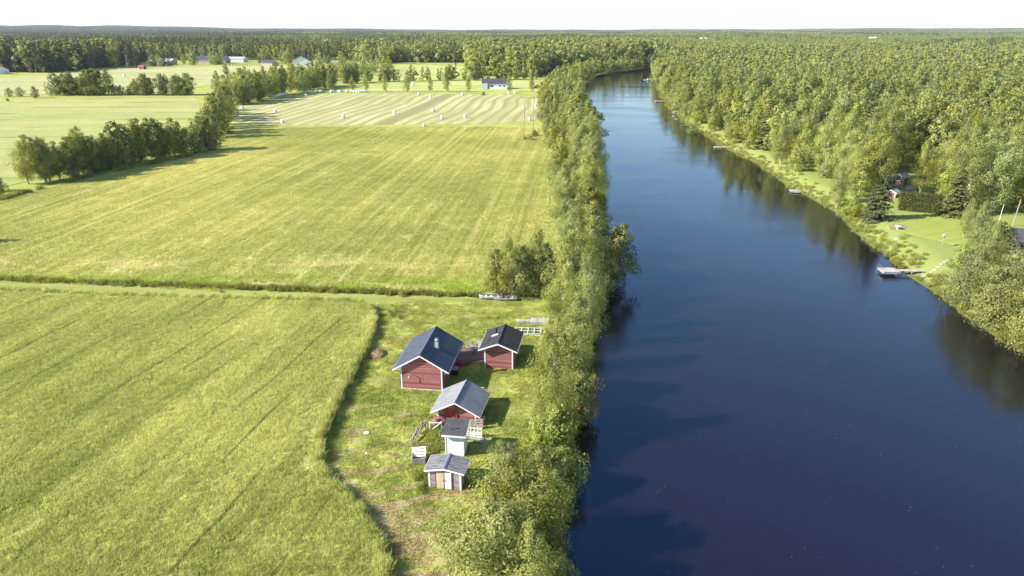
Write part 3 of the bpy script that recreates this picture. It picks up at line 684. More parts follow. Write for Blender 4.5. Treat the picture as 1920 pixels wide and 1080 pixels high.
# --- the rest of the row between meadow and river
row = []
y = 92.0
while y < YEND-40:
    wd = np.interp(y, [85, 120, 180, 260, 340, 480, 600], [5, 7.5, 11, 16, 20, 14, 10]); step = np.interp(y, [90, 250, 600], [4.0, 5.2, 6.5])
    for c_ in range(max(1, int(round(wd/3.6)))):
        x = float(xl(y))-1.2-wd*(c_+rng.uniform(.1, .9))/max(1, int(round(wd/3.6))); row.append((x, y+rng.uniform(-1.2, 1.2), c_))
    y += step*rng.uniform(.8, 1.2)
row = [(x, y, c_) for x, y, c_ in row if not (445 < y and not inview(x, y, 50))]
bar = [0]
RW = []
for x, y, c_ in sorted(row, key=lambda a: a[1]):
    r_ = rng.random()
    if c_ == 0: kd, h = ('birch' if r_ < .75 else 'alder'), rng.uniform(6.5, 13)
    elif c_ == 1: kd, h = ('birch' if r_ < .7 else 'willow'), rng.uniform(5.5, 12)
    else: kd, h = ('birch' if r_ < .45 else 'willow'), rng.uniform(5.5, 8.5)
    if kd == 'willow': h *= .62
    if y > 300: kd = 'birch' if kd != 'willow' else kd; h = max(h, rng.uniform(9, 13)) if kd == 'birch' else h
    RW.append((kd, x, y, h, c_))
# --- hedges and rows on the farmland
HED = []; MASSED = []
def hedge(pts, n, hmin, hmax, grp, where, depth=2.5, kinds=('birch', 'alder', 'willow'), pk=(.5, .35, .15), rf=1.05):
    q = np.array([P(*a) for a in pts]); s = np.r_[0, np.cumsum(np.linalg.norm(np.diff(q, axis=0), axis=1))]
    for i in range(n):
        f = (i+rng.uniform(.2, .8))/n*s[-1]; x = np.interp(f, s, q[:,0])+rng.normal(0, depth*.5); y_ = np.interp(f, s, q[:,1])+abs(rng.normal(0, depth*.6))
        kd = rng.choice(kinds, p=pk); h = rng.uniform(hmin, hmax)*(.62 if kd == 'willow' else 1)
        (MASSED if where.startswith(('deeper', 'in the wood behind')) else HED).append((kd, x, y_, h, rf, grp, where, i))
hedge([(64, 347), (110, 339), (200, 316), (268, 302)], 30, 8.5, 11.5, 'trees of the long hedge across the left fields', 'in the left half of the field hedge')
hedge([(272, 303), (330, 291), (392, 282)], 17, 8, 12, 'trees of the long hedge across the left fields', 'in the right half of the field hedge')
hedge([(392, 262), (415, 250), (428, 232), (425, 208)], 12, 10, 13.5, 'trees of the corner clump at the bale field', 'in the tall clump at the bale field corner')
hedge([(418, 200), (445, 195), (510, 182), (565, 171), (628, 161)], 40, 10, 14, 'trees of the wood edge by the bale field', 'along the wood edge by the bale field', 5, pk=(.7, .25, .05))
hedge([(420, 185), (500, 166), (560, 158), (630, 150)], 40, 10, 14, 'trees of the wood edge by the bale field', 'deeper in the wood by the bale field', 8, pk=(.7, .25, .05))
hedge([(105, 179), (200, 179)], 16, 9, 14.5, 'trees of the field row on the far left', 'in the left half of the far row', 4, pk=(.5, .4, .1), rf=1.3)
hedge([(205, 179), (235, 179)], 4, 5, 9, 'trees of the field row on the far left', 'in the middle of the far field row', 3, rf=1.2)
hedge([(242, 179), (310, 179)], 9, 8, 12, 'trees of the field row on the far left', 'in the right part of the far field row', 4, rf=1.25)
hedge([(312, 179), (352, 179)], 6, 9, 13, 'trees of the field row on the far left', 'at the right end of the far field row', 4, rf=1.3)
hedge([(640, 158), (735, 152)], 16, 8, 12, 'trees beyond the bale field', 'in the loose row beyond the bale field', 5, pk=(.7, .3, 0))
hedge([(600, 150), (730, 131)], 34, 9, 13, 'trees beyond the bale field', 'in the wood behind the bale field row', 14, pk=(.8, .2, 0))
hedge([(738, 153), (870, 151), (1005, 149)], 30, 8, 12, 'trees around the white farmhouse', 'in the tree row behind the white farmhouse', 5, pk=(.85, .15, 0))
for px, py, h, kd, lb_ in ((68, 184, 6, 'alder', 'single round bush tree standing at the left of the far field row'), (38, 181, 5, 'willow', 'pale bush left of the single round bush tree'), (18, 181, 4.6, 'willow', 'leftmost pale bush of the far field row'),
        (2, 366, 4.6, 'alder', 'dark bush cut by the left edge of the photo, below the field hedge'), (-18, 360, 4.0, 'willow', 'low bush at the left edge of the photo'),
        (15, 190, 1.6, 'bush', 'tiny bush in the left field'), (404, 276, 2.6, 'bush', 'low bush at the right end of the field hedge'), (1003, 256, 2.2, 'bush', 'dark bush at the foot of the twin-pole power pylon'),
        (906, 179, 2.2, 'bush', 'small bush on the far edge of the bale field below the farmhouse'), (425, 140, 8, 'alder', 'lone tree in front of the village houses'),
        (-150, 462, 9, 'birch', 'birch just outside the left edge throwing its shadow on the meadow'), (-175, 470, 7, 'alder', 'alder just outside the left edge')):
    x, y = P(px, py); place(kd, x, y, h, 1.1, lb_, None, idx=0)
for i, px in enumerate((619, 661, 687, 722, 764, 807, 838, 878, 955, 997)):
    x, y = P(px, 172.5); place('birch', x, y, float(rng.uniform(9.5, 12.5)), .72, f'{nth(i)} slim birch from the left in the row along the bale field edge', 'slim birches at the far edge of the bale field', lod=1)
for i, (px, py, h) in enumerate(((55, 137, 12), (67, 132, 11), (78, 131, 9), (160, 127, 12), (172, 128, 13), (188, 127, 14), (200, 126, 14), (216, 125, 22), (232, 125, 15), (246, 127, 15), (258, 127, 14), (290, 124, 7), (300, 125, 8), (309, 124, 13), (318, 124, 10), (345, 121, 7), (362, 122, 8), (398, 121, 9), (410, 121, 7), (545, 121, 12), (530, 118, 8))):
    kd = ('pine', 'birch', 'birch', 'birch', 'pine', 'spruce', 'spruce', 'birch', 'spruce', 'spruce', 'spruce', 'bush', 'birch', 'spruce', 'spruce', 'birch', 'birch', 'birch', 'bush', 'birch', 'birch')[i]
    x, y = P(px, py); h *= 1.5 if i != 7 else 1.2; place(kd, x, y, h, 1.15 if i != 7 else 1.35, f'{nth(i)} tree from the left among the distant village houses', 'trees among the distant village houses', lod=1)
VT = []
for i in range(270):
    px = rng.uniform(-40, 650); py = rng.uniform(111, 123) if px > 150 else rng.uniform(118, 134)
    if any(abs(px-a) < b and py > c for a, b, c in ((122, 13, 108), (283, 24, 108), (327, 18, 112), (381, 15, 112), (428, 26, 112), (461, 22, 108), (566, 20, 108), (627, 9, 112), (516, 14, 116), (272, 9, 110), (6, 14, 120))): continue
    VT.append((px, py))
vi = 0
for px, py in sorted(VT):
    x, y = P(px, py); kd = rng.choice(['birch', 'spruce', 'pine'], p=[.6, .3, .1])
    if kd == 'birch': MASSED.append((kd, x, y, float(rng.uniform(7, 17)), 1.3)); continue
    vi += 1; place(kd, x, y, float(rng.uniform(7, 17)), 1.3, f'{nth(vi-1)} conifer from the left in the loose woods around the village', 'loose trees around the village', lod=2)
for i in range(26):
    x, y = P(418+i*4.6+rng.normal(0, .3), 123.2); place('spruce', x, y, float(rng.uniform(2.6, 3.6)), .8, f'{nth(i)} little conifer from the left in the garden row by the distant white house', 'little conifers in a garden row', lod=2)

# --- the forests
EDGE = [(-4000, 140), (-600, 134), (0, 136), (100, 136), (180, 127), (300, 112), (400, 110), (640, 113), (720, 120), (735, 117), (876, 117), (886, 142), (1005, 146), (1016, 141), (1118, 134), (1150, 129), (1212, 124), (1225, 124)]
ex, ey = zip(*EDGE)
CLR = [[(1592, 430), (1560, 402), (1640, 420), (1648, 414), (1680, 405), (1690, 402), (1700, 398), (1792, 398), (1840, 420), (1960, 430), (1990, 520), (1850, 470), (1770, 520), (1640, 470)],
       [(1648, 405), (1655, 326), (1700, 312), (1745, 322), (1768, 405)], [(1775, 440), (1840, 400), (2100, 400), (2100, 760), (1920, 700), (1775, 560)], [(1310, 268), (1350, 262), (1400, 290), (1395, 300)], [(1478, 80), (1500, 79), (1500, 74), (1478, 74)], [(1086, 77.5), (1160, 76.5), (1160, 80), (1100, 81)],
       [(1880, 480), (1890, 405), (1990, 400), (1990, 480)], [(540, 118), (595, 118), (595, 126), (540, 126)], [(612, 113), (632, 113), (632, 125), (612, 125)]]
def forest_ok(x, y):
    px, py, d = proj(x, y, 0)
    dr = x-xr(np.minimum(y, YEND)); right = dr > 0
    stripw = np.interp(y, [0, 90, 140, 180, 300, 500], [6, 6.5, 6, 4.5, 2.2, 1.5])
    ok = np.where(right & (y < YEND+20), dr > stripw, py < np.interp(px, ex, ey)+rng.normal(0, .4, np.shape(px)))
    ok &= ~((x < xl(np.minimum(y, YEND))) & (y < 480) & (y > 0) & (px > 1010) & (px < 1225))
    ok &= ~((x > xl(y)-1) & (x < xr(y)+1) & (y < YEND))
    ok &= ~inpoly(x, y, F_BANKM) & ~inpoly(x, y, F_CLEAR)
    for c_ in CLR: ok &= ~inpoly(px, py, c_)
    return ok & (y > 20)
def cand(y0, y1, sp):
    xm = y1*.86+40
    X, Y = np.meshgrid(np.arange(-xm, xm, sp), np.arange(y0, y1, sp)); X = X.ravel()+rng.uniform(-.42, .42, X.size)*sp; Y = Y.ravel()+rng.uniform(-.42, .42, Y.size)*sp
    m = (np.abs(X) < Y*.82+35); X, Y = X[m], Y[m]; m = forest_ok(X, Y); return X[m], Y[m]
A = [cand(20, 170, 5.0), cand(170, 420, 5.0), cand(420, 820, 5.0)]
X = np.concatenate([a[0] for a in A]); Y = np.concatenate([a[1] for a in A])
blob = np.sin(X*.021+1)*np.sin(Y*.017)+.6*np.sin(X*.06+Y*.045)
r_ = rng.random(len(X)); left = X < xl(np.minimum(Y, YEND))
psp = np.where(left, np.interp(proj(X, Y)[0], [0, 300, 700, 1000], [.62, .5, .16, .14]), .12)+blob*.08
kinds = np.where(r_ < psp*.72, 'spruce', np.where(r_ < psp, 'pine', 'birch')).astype(object)
near_w = (~left) & (X-xr(Y) < 10) & (Y < 300)
kinds[near_w & (kinds == 'pine')] = 'birch'
hh = np.where(kinds == 'spruce', rng.uniform(10, 17.5, len(X)), np.where(kinds == 'pine', rng.uniform(11, 15, len(X)), rng.uniform(7.5, 16.5, len(X))))+blob*1.2
hh = np.where(near_w, hh*.92, hh)
hh = np.where(left, hh*np.interp(Y, [380, 520], [1.05, 1.5]), hh*np.interp(Y, [420, 800], [1, 1.15]))
DD = np.hypot(X, Y)
uu, vv, dd = proj(X, Y, hh)
vis = inview(X, Y, 90, z=6.0)
size = np.where(vis & (uu < 1990) & (uu > -60), hh/DD, 0)
# trees of the rows compete for the same 300 places
taken = sum(1 for a in NEAR if 'birch' in a[0])+sum(1 for a in HED if a[0] == 'birch')+10+8
nb = max(0, 285-taken); print('birches taken', taken, 'left', nb)
solo = np.zeros(len(X), bool)
rwb = sorted([i for i in range(len(RW)) if RW[i][0] == 'birch'], key=lambda i: RW[i][2])
srt = np.argsort(-size)
bi = [i for i in srt if kinds[i] == 'birch' and size[i] > 0]
comb = sorted([(RW[i][3]/math.hypot(RW[i][1], RW[i][2])*1.25, 'r', i) for i in rwb]+[(size[i], 'f', i) for i in bi[:300]], reverse=True)[:nb]
rsolo = {i for s_, a, i in comb if a == 'r'} | {i for i in range(len(RW)) if RW[i][0] != 'birch'}
for s_, a, i in comb:
    if a == 'f': solo[i] = True
for kd, mx in (('spruce', 150), ('pine', 60)):
    for i in [i for i in srt if kinds[i] == kd and size[i] > 0][:mx]: solo[i] = True
cr = {}
for i, (kd, x, y, h, c_) in enumerate(RW):
    if i not in rsolo: continue
    q = (NAMES[kd][1], min(c_, 3)); cr[q] = cr.get(q, -1)+1
    lane = ('at the water', 'one rank back', 'two ranks back', 'on the field side')[min(c_, 3)]
    place(kd, x, y, h, 1.2, f'{nth(cr[q])} {NAMES[kd][1]} upstream {lane} in the left bank row', 'trees of the long left bank row')
cr = {}
for kd, x, y, h, rf, grp, where, i in HED:
    q = (kd, where); cr[q] = cr.get(q, -1)+1
    place(kd, x, y, h, rf, f'{nth(cr[q])} {NAMES[kd][1]} from the left {where}', grp)
# right bank and forest individuals
cr = {}
for i in sorted(np.nonzero(solo)[0], key=lambda i: Y[i]):
    kd = kinds[i]; rank = int(max(0, X[i]-xr(Y[i])-3)//9) if not left[i] else 99
    if left[i]: wh = 'in the forest left of the river'
    elif rank == 0: wh = 'at the front along the right bank'
    else: wh = f'in forest rank {nth(rank)} behind the right bank'
    q = (kd, wh); cr[q] = cr.get(q, -1)+1
    place(kd, X[i], Y[i], hh[i], 1.0, f'{nth(cr[q])} {NAMES[kd][1]} upstream {wh}', 'trees of the right bank forest' if not left[i] else 'trees of the left forest')
# named trees on the right bank
for kd, px, py, h, rf, lb_ in (('spruce', 1645, 414, 11.5, 1.0, 'dark pointed spruce at the left edge of the riverside lawn'), ('spruce', 1628, 412, 7.5, 1.0, 'smaller spruce tucked against the dark pointed spruce by the lawn'),
        ('spruce', 1785, 408, 10.5, 1.25, 'broad brown green spruce at the back of the lawn'), ('birch', 1723, 366, 11.5, .9, 'birch with a bright white trunk behind the clipped hedge'),
        ('willow', 1815, 560, 7.4, 1.05, 'large willow at the lower right bank, nearest the wooden jetty'), ('willow', 1870, 600, 7.8, 1.1, 'large willow at the lower right bank, second from the jetty'),
        ('willow', 1935, 640, 7.6, 1.1, 'large willow cut by the right edge of the photo'), ('willow', 1895, 560, 6.2, 1.1, 'tall willow behind the large willows at the right edge'),
        ('rowan', 1855, 498, 6.6, 1.0, 'yellowing leafy tree below the dark roof at the right edge'), ('bush', 1800, 505, 3.5, 1.2, 'green bush at the foot of the lawn beside the willows'),
        ('birch', 1830, 480, 8.6, .95, 'pale birch right of the lawn'), ('birch', 1805, 450, 7.0, .8, 'small birch at the right edge of the lawn'), ('birch', 1850, 520, 8.0, .9, 'birch rising behind the large willows'),
        ('bush', 1600, 402, 4.0, 1.0, 'leafy bush at the waterside left of the spruces'), ('birch', 1570, 382, 9.0, .9, 'waterside birch left of the two spruces'), ('willow', 1300, 244, 4.0, 1.2, 'low willow overhanging the water past the second jetty')):
    x, y = P(px, py, -.3); place(kd, x, y, h, rf, lb_, 'garden and bank trees on the right', idx=0)
# the mass: everything past the three hundred
def mass(name, sel, label):
    xs, ys, hs, ks = X[sel], Y[sel], hh[sel], kinds[sel]; d = DD[sel]
    pro = []; key = {}
    for kd in ('birch', 'spruce', 'pine'):
        for lod in (0, 1, 2):
            for i, L in enumerate(LIB[(kd, lod)]):
                if lod == 0: continue
                key[(kd, lod, i)] = len(pro); pro.append((bpy.data.objects.new(kd+'_clump', L[2].both(kd+'_clump', M[L[5]], M[L[6]])), L[3]))
    ix = np.zeros(len(xs), int); scs = np.zeros(len(xs))
    for j in range(len(xs)):
        lod = 1 if d[j] < 480 else 2; n_ = len(LIB[(ks[j], lod)]); i = key[(ks[j], lod, int(rng.integers(0, n_)))]; ix[j] = i; scs[j] = hs[j]/pro[i][1]
    wf = rng.uniform(.9, 1.2, len(xs))
    scatter(name, [p_[0] for p_ in pro], np.c_[xs, ys, gz(xs, ys)-.1], rng.uniform(0, 6.28, len(xs)), np.c_[scs*wf, scs*wf, scs], ix, label, 'forest')
extra = [RW[i] for i in range(len(RW)) if i not in rsolo]+[('birch' if a[0] != 'birch' else a[0], a[1], a[2], a[3]) for a in MASSED]
rest = ~solo
X = np.r_[X, [a[1] for a in extra]]; Y = np.r_[Y, [a[2] for a in extra]]; hh = np.r_[hh, [a[3] for a in extra]]; kinds = np.r_[kinds, np.array([a[0] for a in extra], object)]
left = np.r_[left, np.ones(len(extra), bool)]; rest = np.r_[rest, np.ones(len(extra), bool)]; DD = np.hypot(X, Y)
rest &= inview(X, Y, 200, z=8.0) | (DD < 200)
mass('forest_right', rest & ~left, 'dense birch forest covering the land right of the river')
mass('forest_left', rest & left, 'mixed forest beyond the fields and the village')
# distant canopy: square plots of whole trees, coarser with distance
def plot(seed, size, n, pr, q, ls, hb):
    g = np.random.default_rng(seed); out = []; vv_ = []; mi = []
    for _ in range(n):
        x, y = g.uniform(-size/2, size/2, 2); r = g.random()
        kd = 'spruce' if r < pr else 'birch'; h = g.uniform(.8, 1.25)*hb
        if kd == 'birch':
            c = np.array([x, y, h*.62]); rad = np.array([2.3, 2.3, h*.36])*g.uniform(.8, 1.2)
            d = unit(g.normal(size=(q, 3))+np.array([0, 0, .35])); p = c+d*rad*g.uniform(.7, 1.05, (q, 1)); nr = unit(d+g.normal(size=(q, 3))*.45)
        else:
            f = g.uniform(0, 1, q)**.8; a = g.uniform(0, 6.28, q); rr = 2.3*(1-f)**.9*g.uniform(.6, 1.1, q)
            p = np.stack([x+np.cos(a)*rr, y+np.sin(a)*rr, h*(.15+.88*f)], -1); nr = unit(np.stack([np.cos(a), np.sin(a), np.full(q, .7)], -1)+g.normal(size=(q, 3))*.3)
        out.append(leaf_quads(p, nr, ls, .75, g)); vv_.append(np.clip(g.uniform(.2, .8)+g.uniform(-.35, .35, q), 0, 1)); mi.append(np.full(q, 1 if kd == 'spruce' else 0))
    return bpy.data.objects.new('forest_plot', quads_mesh('forest_plot', np.concatenate(out), [M['birch'], M['spruce']], np.concatenate(vv_), np.concatenate(mi)))
def canopy(name, d0, d1, sp, size, protos, label):
    xm = d1*.84; x_, y_ = np.meshgrid(np.arange(-xm, xm, sp), np.arange(d0*.7, d1, sp)); x_ = x_.ravel()+rng.uniform(-.2, .2, x_.size)*sp; y_ = y_.ravel()+rng.uniform(-.2, .2, y_.size)*sp
    d = np.hypot(x_, y_*1.0); m = (y_ > d0) & (d < d1*1.2) & (np.abs(x_) < y_*.82+size)
    px, py, _ = proj(x_, y_, 0)
    m &= ~inpoly(px, py, [(1086, 77.7), (1160, 76.7), (1160, 79), (1100, 80)]) 
    x_, y_ = x_[m], y_[m]; px = px[m]; n = len(x_)
    pc = np.interp(px, [0, 400, 900, 1300, 1920], [.85, .7, .35, .2, .3])+.35*np.sin(x_*.003+1)*np.sin(y_*.0043)+.15*np.sin(x_*.011)*np.sin(y_*.013)+np.interp(y_, [1000, 5000], [0, .25])
    k3 = len(protos)//3; ix = np.clip((pc+rng.normal(0, .13, n))*3, 0, 2.99).astype(int)*k3+rng.integers(0, k3, n)
    hv = .85+.25*np.sin(x_*.009)*np.sin(y_*.007)+rng.uniform(-.08, .12, n)
    scatter(name, protos, np.c_[x_, y_, gz(x_, y_)-.2], rng.integers(0, 4, n)*math.pi/2, np.c_[np.ones(n), np.ones(n), hv], ix, label, 'forest')
p1 = [plot(900+i, 27, 34, (.04, .04, .45, .45, .9, .9)[i], 52, 1.6, 16) for i in range(6)]
canopy('distant_forest', 818, 2300, 24, 27, p1, 'distant forest canopy beyond the near woods')
p2 = [plot(950+i, 66, 150, (.06, .5, .92)[i], 18, 3.0, 17) for i in range(3)]
canopy('horizon_forest', 2300, 11000, 62, 66, p2, 'dark forest reaching to the horizon')
#@OBJECTS
# ------------------------------------------------------------------ the cabins and sheds
KS = 33/28
def house(name, label, cat, fit, wallm, roofm, trim, loc=None, group=None, seam=0.0, ovr=None, back_of=None, ridge=None, corner=.12, th=.07, scale=KS, bargeh=.16):
    cx, cy, r, wr, L, ze, zr, ww, of = fit; wr, L, ze, zr, ww, of = [q*scale for q in (wr, L, ze, zr, ww, of)]
    pos = (cx*scale, cy*scale) if loc is None else loc
    z0 = float(gz(*pos)) if loc is not None else 0
    e = empty(name, (pos[0], pos[1], z0), r, label, cat, group)
    wl = L-of-(of if back_of is None else back_of); sl = (zr-ze)/(wr/2)
    zw = zr-sl*ww/2-th; zt = zr-th
    mb = MB(); mb.prism([(-ww/2, -.1), (ww/2, -.1), (ww/2, zw), (0, zt), (-ww/2, zw)], 0, wl); mb.build('wall', wallm, e)
    for sx in (-1, 1):
        for yy in (0, wl):
            c_ = MB(); c_.box((sx*(ww/2-corner/2+.012), yy, (zw+.0)/2), (corner, .05, zw-.04)); c_.box((sx*(ww/2+.014), yy+(corner/2 if yy == 0 else -corner/2), zw/2-.02), (.03, corner, zw-.06)); c_.build('corner_board', trim, e)
    rf = MB(); a = math.atan(sl); n = max(1, int(L/seam)) if seam else 0
    for sx in (-1, 1):
        w2 = wr/2
        rf.prism([(0, zr), (sx*w2, ze), (sx*w2, ze-th), (0, zr-th)] if sx > 0 else [(0, zr), (0, zr-th), (-w2, ze-th), (-w2, ze)], -of, L-of)
        for i in range(n+1):
            y = -of+.03+(L-.06)*i/max(n, 1); rf.add([(0, y-.012, zr+.03), (sx*w2, y-.012, ze+.03), (sx*w2, y+.012, ze+.03), (0, y+.012, zr+.03), (0, y-.012, zr-.001), (sx*w2, y-.012, ze-.001), (sx*w2, y+.012, ze-.001), (0, y+.012, zr-.001)], [(0, 1, 2, 3), (0, 1, 5, 4), (3, 2, 6, 7)])
    ro = rf.build('roof', roofm, e)
    rc = MB(); rc.prism([(-.13, zr-.13*sl+.02), (0, zr+.05), (.13, zr-.13*sl+.02), (.13, zr-.13*sl+.035), (0, zr+.068), (-.13, zr-.13*sl+.035)], -of-.004, L-of+.004); rc.build('ridge_cap', ridge or roofm, ro)
    for yy, sg in ((-of, -1), (L-of, 1)):
        b = MB(); y0, y1 = (yy-.03, yy-.002) if sg < 0 else (yy+.002, yy+.03)
        for sx in (-1, 1): b.prism([(0, zr-.01), (sx*wr/2, ze-.01), (sx*wr/2, ze-bargeh), (0, zr-bargeh)], y0, y1)
        b.build('barge_board', trim, e)
    for sx in (-1, 1):
        b = MB(); b.box((sx*(wr/2+.02), L/2-of, ze-.07), (.03, L, .11)); b.build('fascia', trim, e)
    e['dims'] = 0; del e['dims']
    return e, ro, dict(wr=wr, L=L, ze=ze, zr=zr, ww=ww, of=of, wl=wl, sl=sl, zw=zw)
W_ = M['white']
# main cabin
e, ro, d = house('red_cabin', 'largest red timber cabin, with a dark blue metal roof and grey chimney', 'cabin', (-7.46, 50.02, -.13, 4.71, 5.9, 1.89, 3.29, 3.49, .25), M['red_wall'], M['roof_blue'], W_, seam=.32, th=.09)
c_ = MB(); cxn, cyn = .95, 2.75; zc = d['zr']-d['sl']*cxn
c_.box((cxn, cyn, zc+.25), (.34, .34, 1.1)); ch = c_.build('chimney', M['brick'], ro)
c_ = MB(); c_.box((cxn, cyn, zc+.84), (.42, .42, .07)); c_.bar((cxn, cyn, zc+.87), (cxn, cyn, zc+1.0), .09, n=8); c_.box((cxn, cyn, zc+1.02), (.3, .3, .03)); c_.build('chimney_cap', M['steel'], ch)
c_ = MB(); c_.box((cxn, cyn, zc+.03), (.52, .52, .10)); c_.build('chimney_flashing', M['roof_blue'], ch)
for sx in (-1, 1):
    g_ = MB(); g_.bar((sx*(d['wr']/2+.09), -d['of'], d['ze']-.08), (sx*(d['wr']/2+.09), d['L']-d['of'], d['ze']-.10), .055, n=8); g_.bar((sx*(d['wr']/2+.08), -d['of']+.08, d['ze']-.1), (sx*(d['ww']/2+.05), .05, d['ze']-.35), .035); g_.bar((sx*(d['ww']/2+.07), .05, d['ze']-.35), (sx*(d['ww']/2+.07), .05, .15), .035); g_.build('gutter', M['dark_metal'], e)
f_ = MB(); f_.box((0, -.02, .02), (d['ww']-.1, .06, .2)); f_.box((0, d['wl']/2, .0), (d['ww']+.04, d['wl']-.3, .22)); f_.build('foundation', M['stone'], e)
# wall lamp bracket with a pale glass on the gable
g_ = MB(); g_.bar((-1.05, 0, 1.75), (-1.05, -.34, 1.85), .02); g_.bar((-1.25, -.32, 1.86), (-.85, -.36, 1.83), .018); g_.bar((-1.10, -.34, 1.85), (-1.16, -.36, 1.60), .02); b = g_.build('wall_lamp', M['steel'], e); g_ = MB(); g_.bar((-1.18, -.37, 1.63), (-1.20, -.37, 1.40), .05, .035, 8); g_.build('lamp_shade', W_, b)
for yy in (1.4, 3.4):   # windows and door on the long river side
    fr = MB(); x0 = d['ww']/2+.02
    fr.box((x0+.012, yy, 1.25), (.05, .9, .08)); fr.box((x0+.012, yy, 1.95), (.05, .9, .08)); fr.box((x0+.012, yy-.41, 1.6), (.05, .08, .62)); fr.box((x0+.012, yy+.41, 1.6), (.05, .08, .62)); fr.box((x0+.012, yy, 1.6), (.04, .05, .62))
    w_ = fr.build('window', W_, e); g_ = MB(); g_.box((x0, yy, 1.6), (.02, .74, .6)); g_.build('pane', M['glass'], w_)
dr = MB(); dr.box((d['ww']/2+.02, 4.9, 1.05), (.05, .85, 1.95)); dr.box((d['ww']/2+.055, 4.9, 1.05), (.02, .6, 1.6)); b = dr.build('door', W_, e); g_ = MB(); g_.box((d['ww']/2+.09, 4.6, 1.0), (.05, .12, .03)); g_.build('handle', M['steel'], b)
# second cabin
e2, ro2, d2 = house('red_cabin', 'small red cabin with a black tiled roof and short pipe chimney', 'cabin', (-1.17, 53.81, -.15, 3.42, 4.22, 1.94, 2.63, 2.52, .42), M['red_wall'], M['roof_tile'], W_, th=.09)
xc, yc = -.62, 2.35; zc = d2['zr']+d2['sl']*xc
c_ = MB(); c_.bar((xc, yc, zc-.05), (xc, yc, zc+.62), .11, n=10); p_ = c_.build('chimney', M['dark_metal'], ro2)
c_ = MB(); c_.bar((xc, yc, zc+.66), (xc, yc, zc+.72), .16, .04, 10); c_.bar((xc, yc, zc+.6), (xc, yc, zc+.66), .03); c_.build('chimney_cap', M['dark_metal'], p_)
c_ = MB(); c_.box((xc-.12, yc-.24, zc-.05+.03), (.75, .34, .05), tilt=(0, -math.atan(d2['sl']))); c_.build('chimney_flashing', M['stone'], p_)
dr = MB(); dr.box((-d2['ww']/2-.02, 1.5, 1.0), (.05, .8, 1.8)); b = dr.build('door', W_, e2); g_ = MB(); g_.box((-d2['ww']/2-.07, 1.2, 1.0), (.05, .12, .03)); g_.build('handle', M['steel'], b)
f_ = MB(); f_.box((0, d2['wl']/2, .02), (d2['ww']+.03, d2['wl']-.2, .2)); f_.build('foundation', M['grey_wood'], e2)
# third shed
e3, ro3, d3 = house('red_shed', 'red shed with a light grey metal roof, between the big cabin and the outhouse', 'shed', (-4.19, 44.89, -.19, 3.81, 3.61, 1.02, 2.03, 3.02, .45), M['red_wall'], M['roof_grey'], W_, seam=.24, th=.07, bargeh=.13)
dr = MB(); dr.box((0.0, -.05, 1.05), (.13, .08, 2.1)); dr.build('door_post', M['red_plain'], e3)
dr = MB(); dr.box((-.65, -.02, .72), (1.0, .035, 1.35)); b = dr.build('door', M['red_plain'], e3); g_ = MB(); g_.box((-.3, -.06, 1.0), (.04, .05, .14)); g_.build('handle', M['dark_metal'], b)
# small storage shed
e4, ro4, d4 = house('storage_shed', 'small weathered grey storage shed with an unpainted and a white door', 'shed', (-4.35, 36.95, -.17, 2.64, 1.68, 1.41, 1.66, 2.16, .14), M['grey_wall'], M['roof_old'], W_, ridge=M['steel'], corner=.13, th=.06, bargeh=.15)
for x_, mt_, w2 in ((-.37, M['raw_wood'], .60), (.26, M['white'], .52)):
    dr = MB(); dr.box((x_, -.028, .76), (w2, .045, 1.5)); b = dr.build('door', mt_, e4); g_ = MB(); g_.box((x_+(.24 if x_ < 0 else -.2), -.07, .8), (.03, .04, .13)); g_.build('handle', M['steel'], b)
for x_ in (-.37, .26): b['label'] = 'plain white door'
dr = MB(); [dr.box((x_, -.03, .78), (.035, .06, 1.54)) for x_ in (-.70, -.04, .55)]; dr.build('door_frame', M['dark_metal'], e4)
# outhouse with a single sloping roof
r_o = -.13; fl = P(835.5, 853.5); frr = P(870.4, 855.7); pc = (fl+frr)/2; ww = float(np.linalg.norm(frr-fl))
e5 = empty('outhouse', (pc[0], pc[1], 0), r_o, 'narrow white outhouse with a dark sloping roof and thin vent pipe', 'outhouse')
mb = MB(); dl = 1.5; h1, h2 = 2.05, 2.35
mb.add([(-ww/2, 0, 0), (ww/2, 0, 0), (ww/2, dl, 0), (-ww/2, dl, 0), (-ww/2, 0, h1), (ww/2, 0, h1), (ww/2, dl, h2), (-ww/2, dl, h2)], [(0, 1, 5, 4), (1, 2, 6, 5), (2, 3, 7, 6), (3, 0, 4, 7), (4, 5, 6, 7)]); mb.build('wall', M['white_boards'], e5)
for sx in (-1, 1): c_ = MB(); c_.box((sx*(ww/2-.04), -.012, h1/2), (.1, .03, h1-.02)); c_.build('corner_board', W_, e5)
a_ = math.atan((h2-h1)/dl); rf = MB(); hx = ww/2+.22
rf.add([(-hx, -.3, h1+.0), (hx, -.3, h1+.0), (hx, dl+.25, h2+.11), (-hx, dl+.25, h2+.11), (-hx, -.3, h1+.06), (hx, -.3, h1+.06), (hx, dl+.25, h2+.17), (-hx, dl+.25, h2+.17)], [(3, 2, 1, 0), (4, 5, 6, 7), (0, 1, 5, 4), (1, 2, 6, 5), (2, 3, 7, 6), (3, 0, 4, 7)])
rfo = rf.build('roof', M['roof_felt'], e5)
b = MB(); b.box((0, -.32, h1-.01), (2*hx+.04, .03, .15)); b.build('fascia', W_, e5)
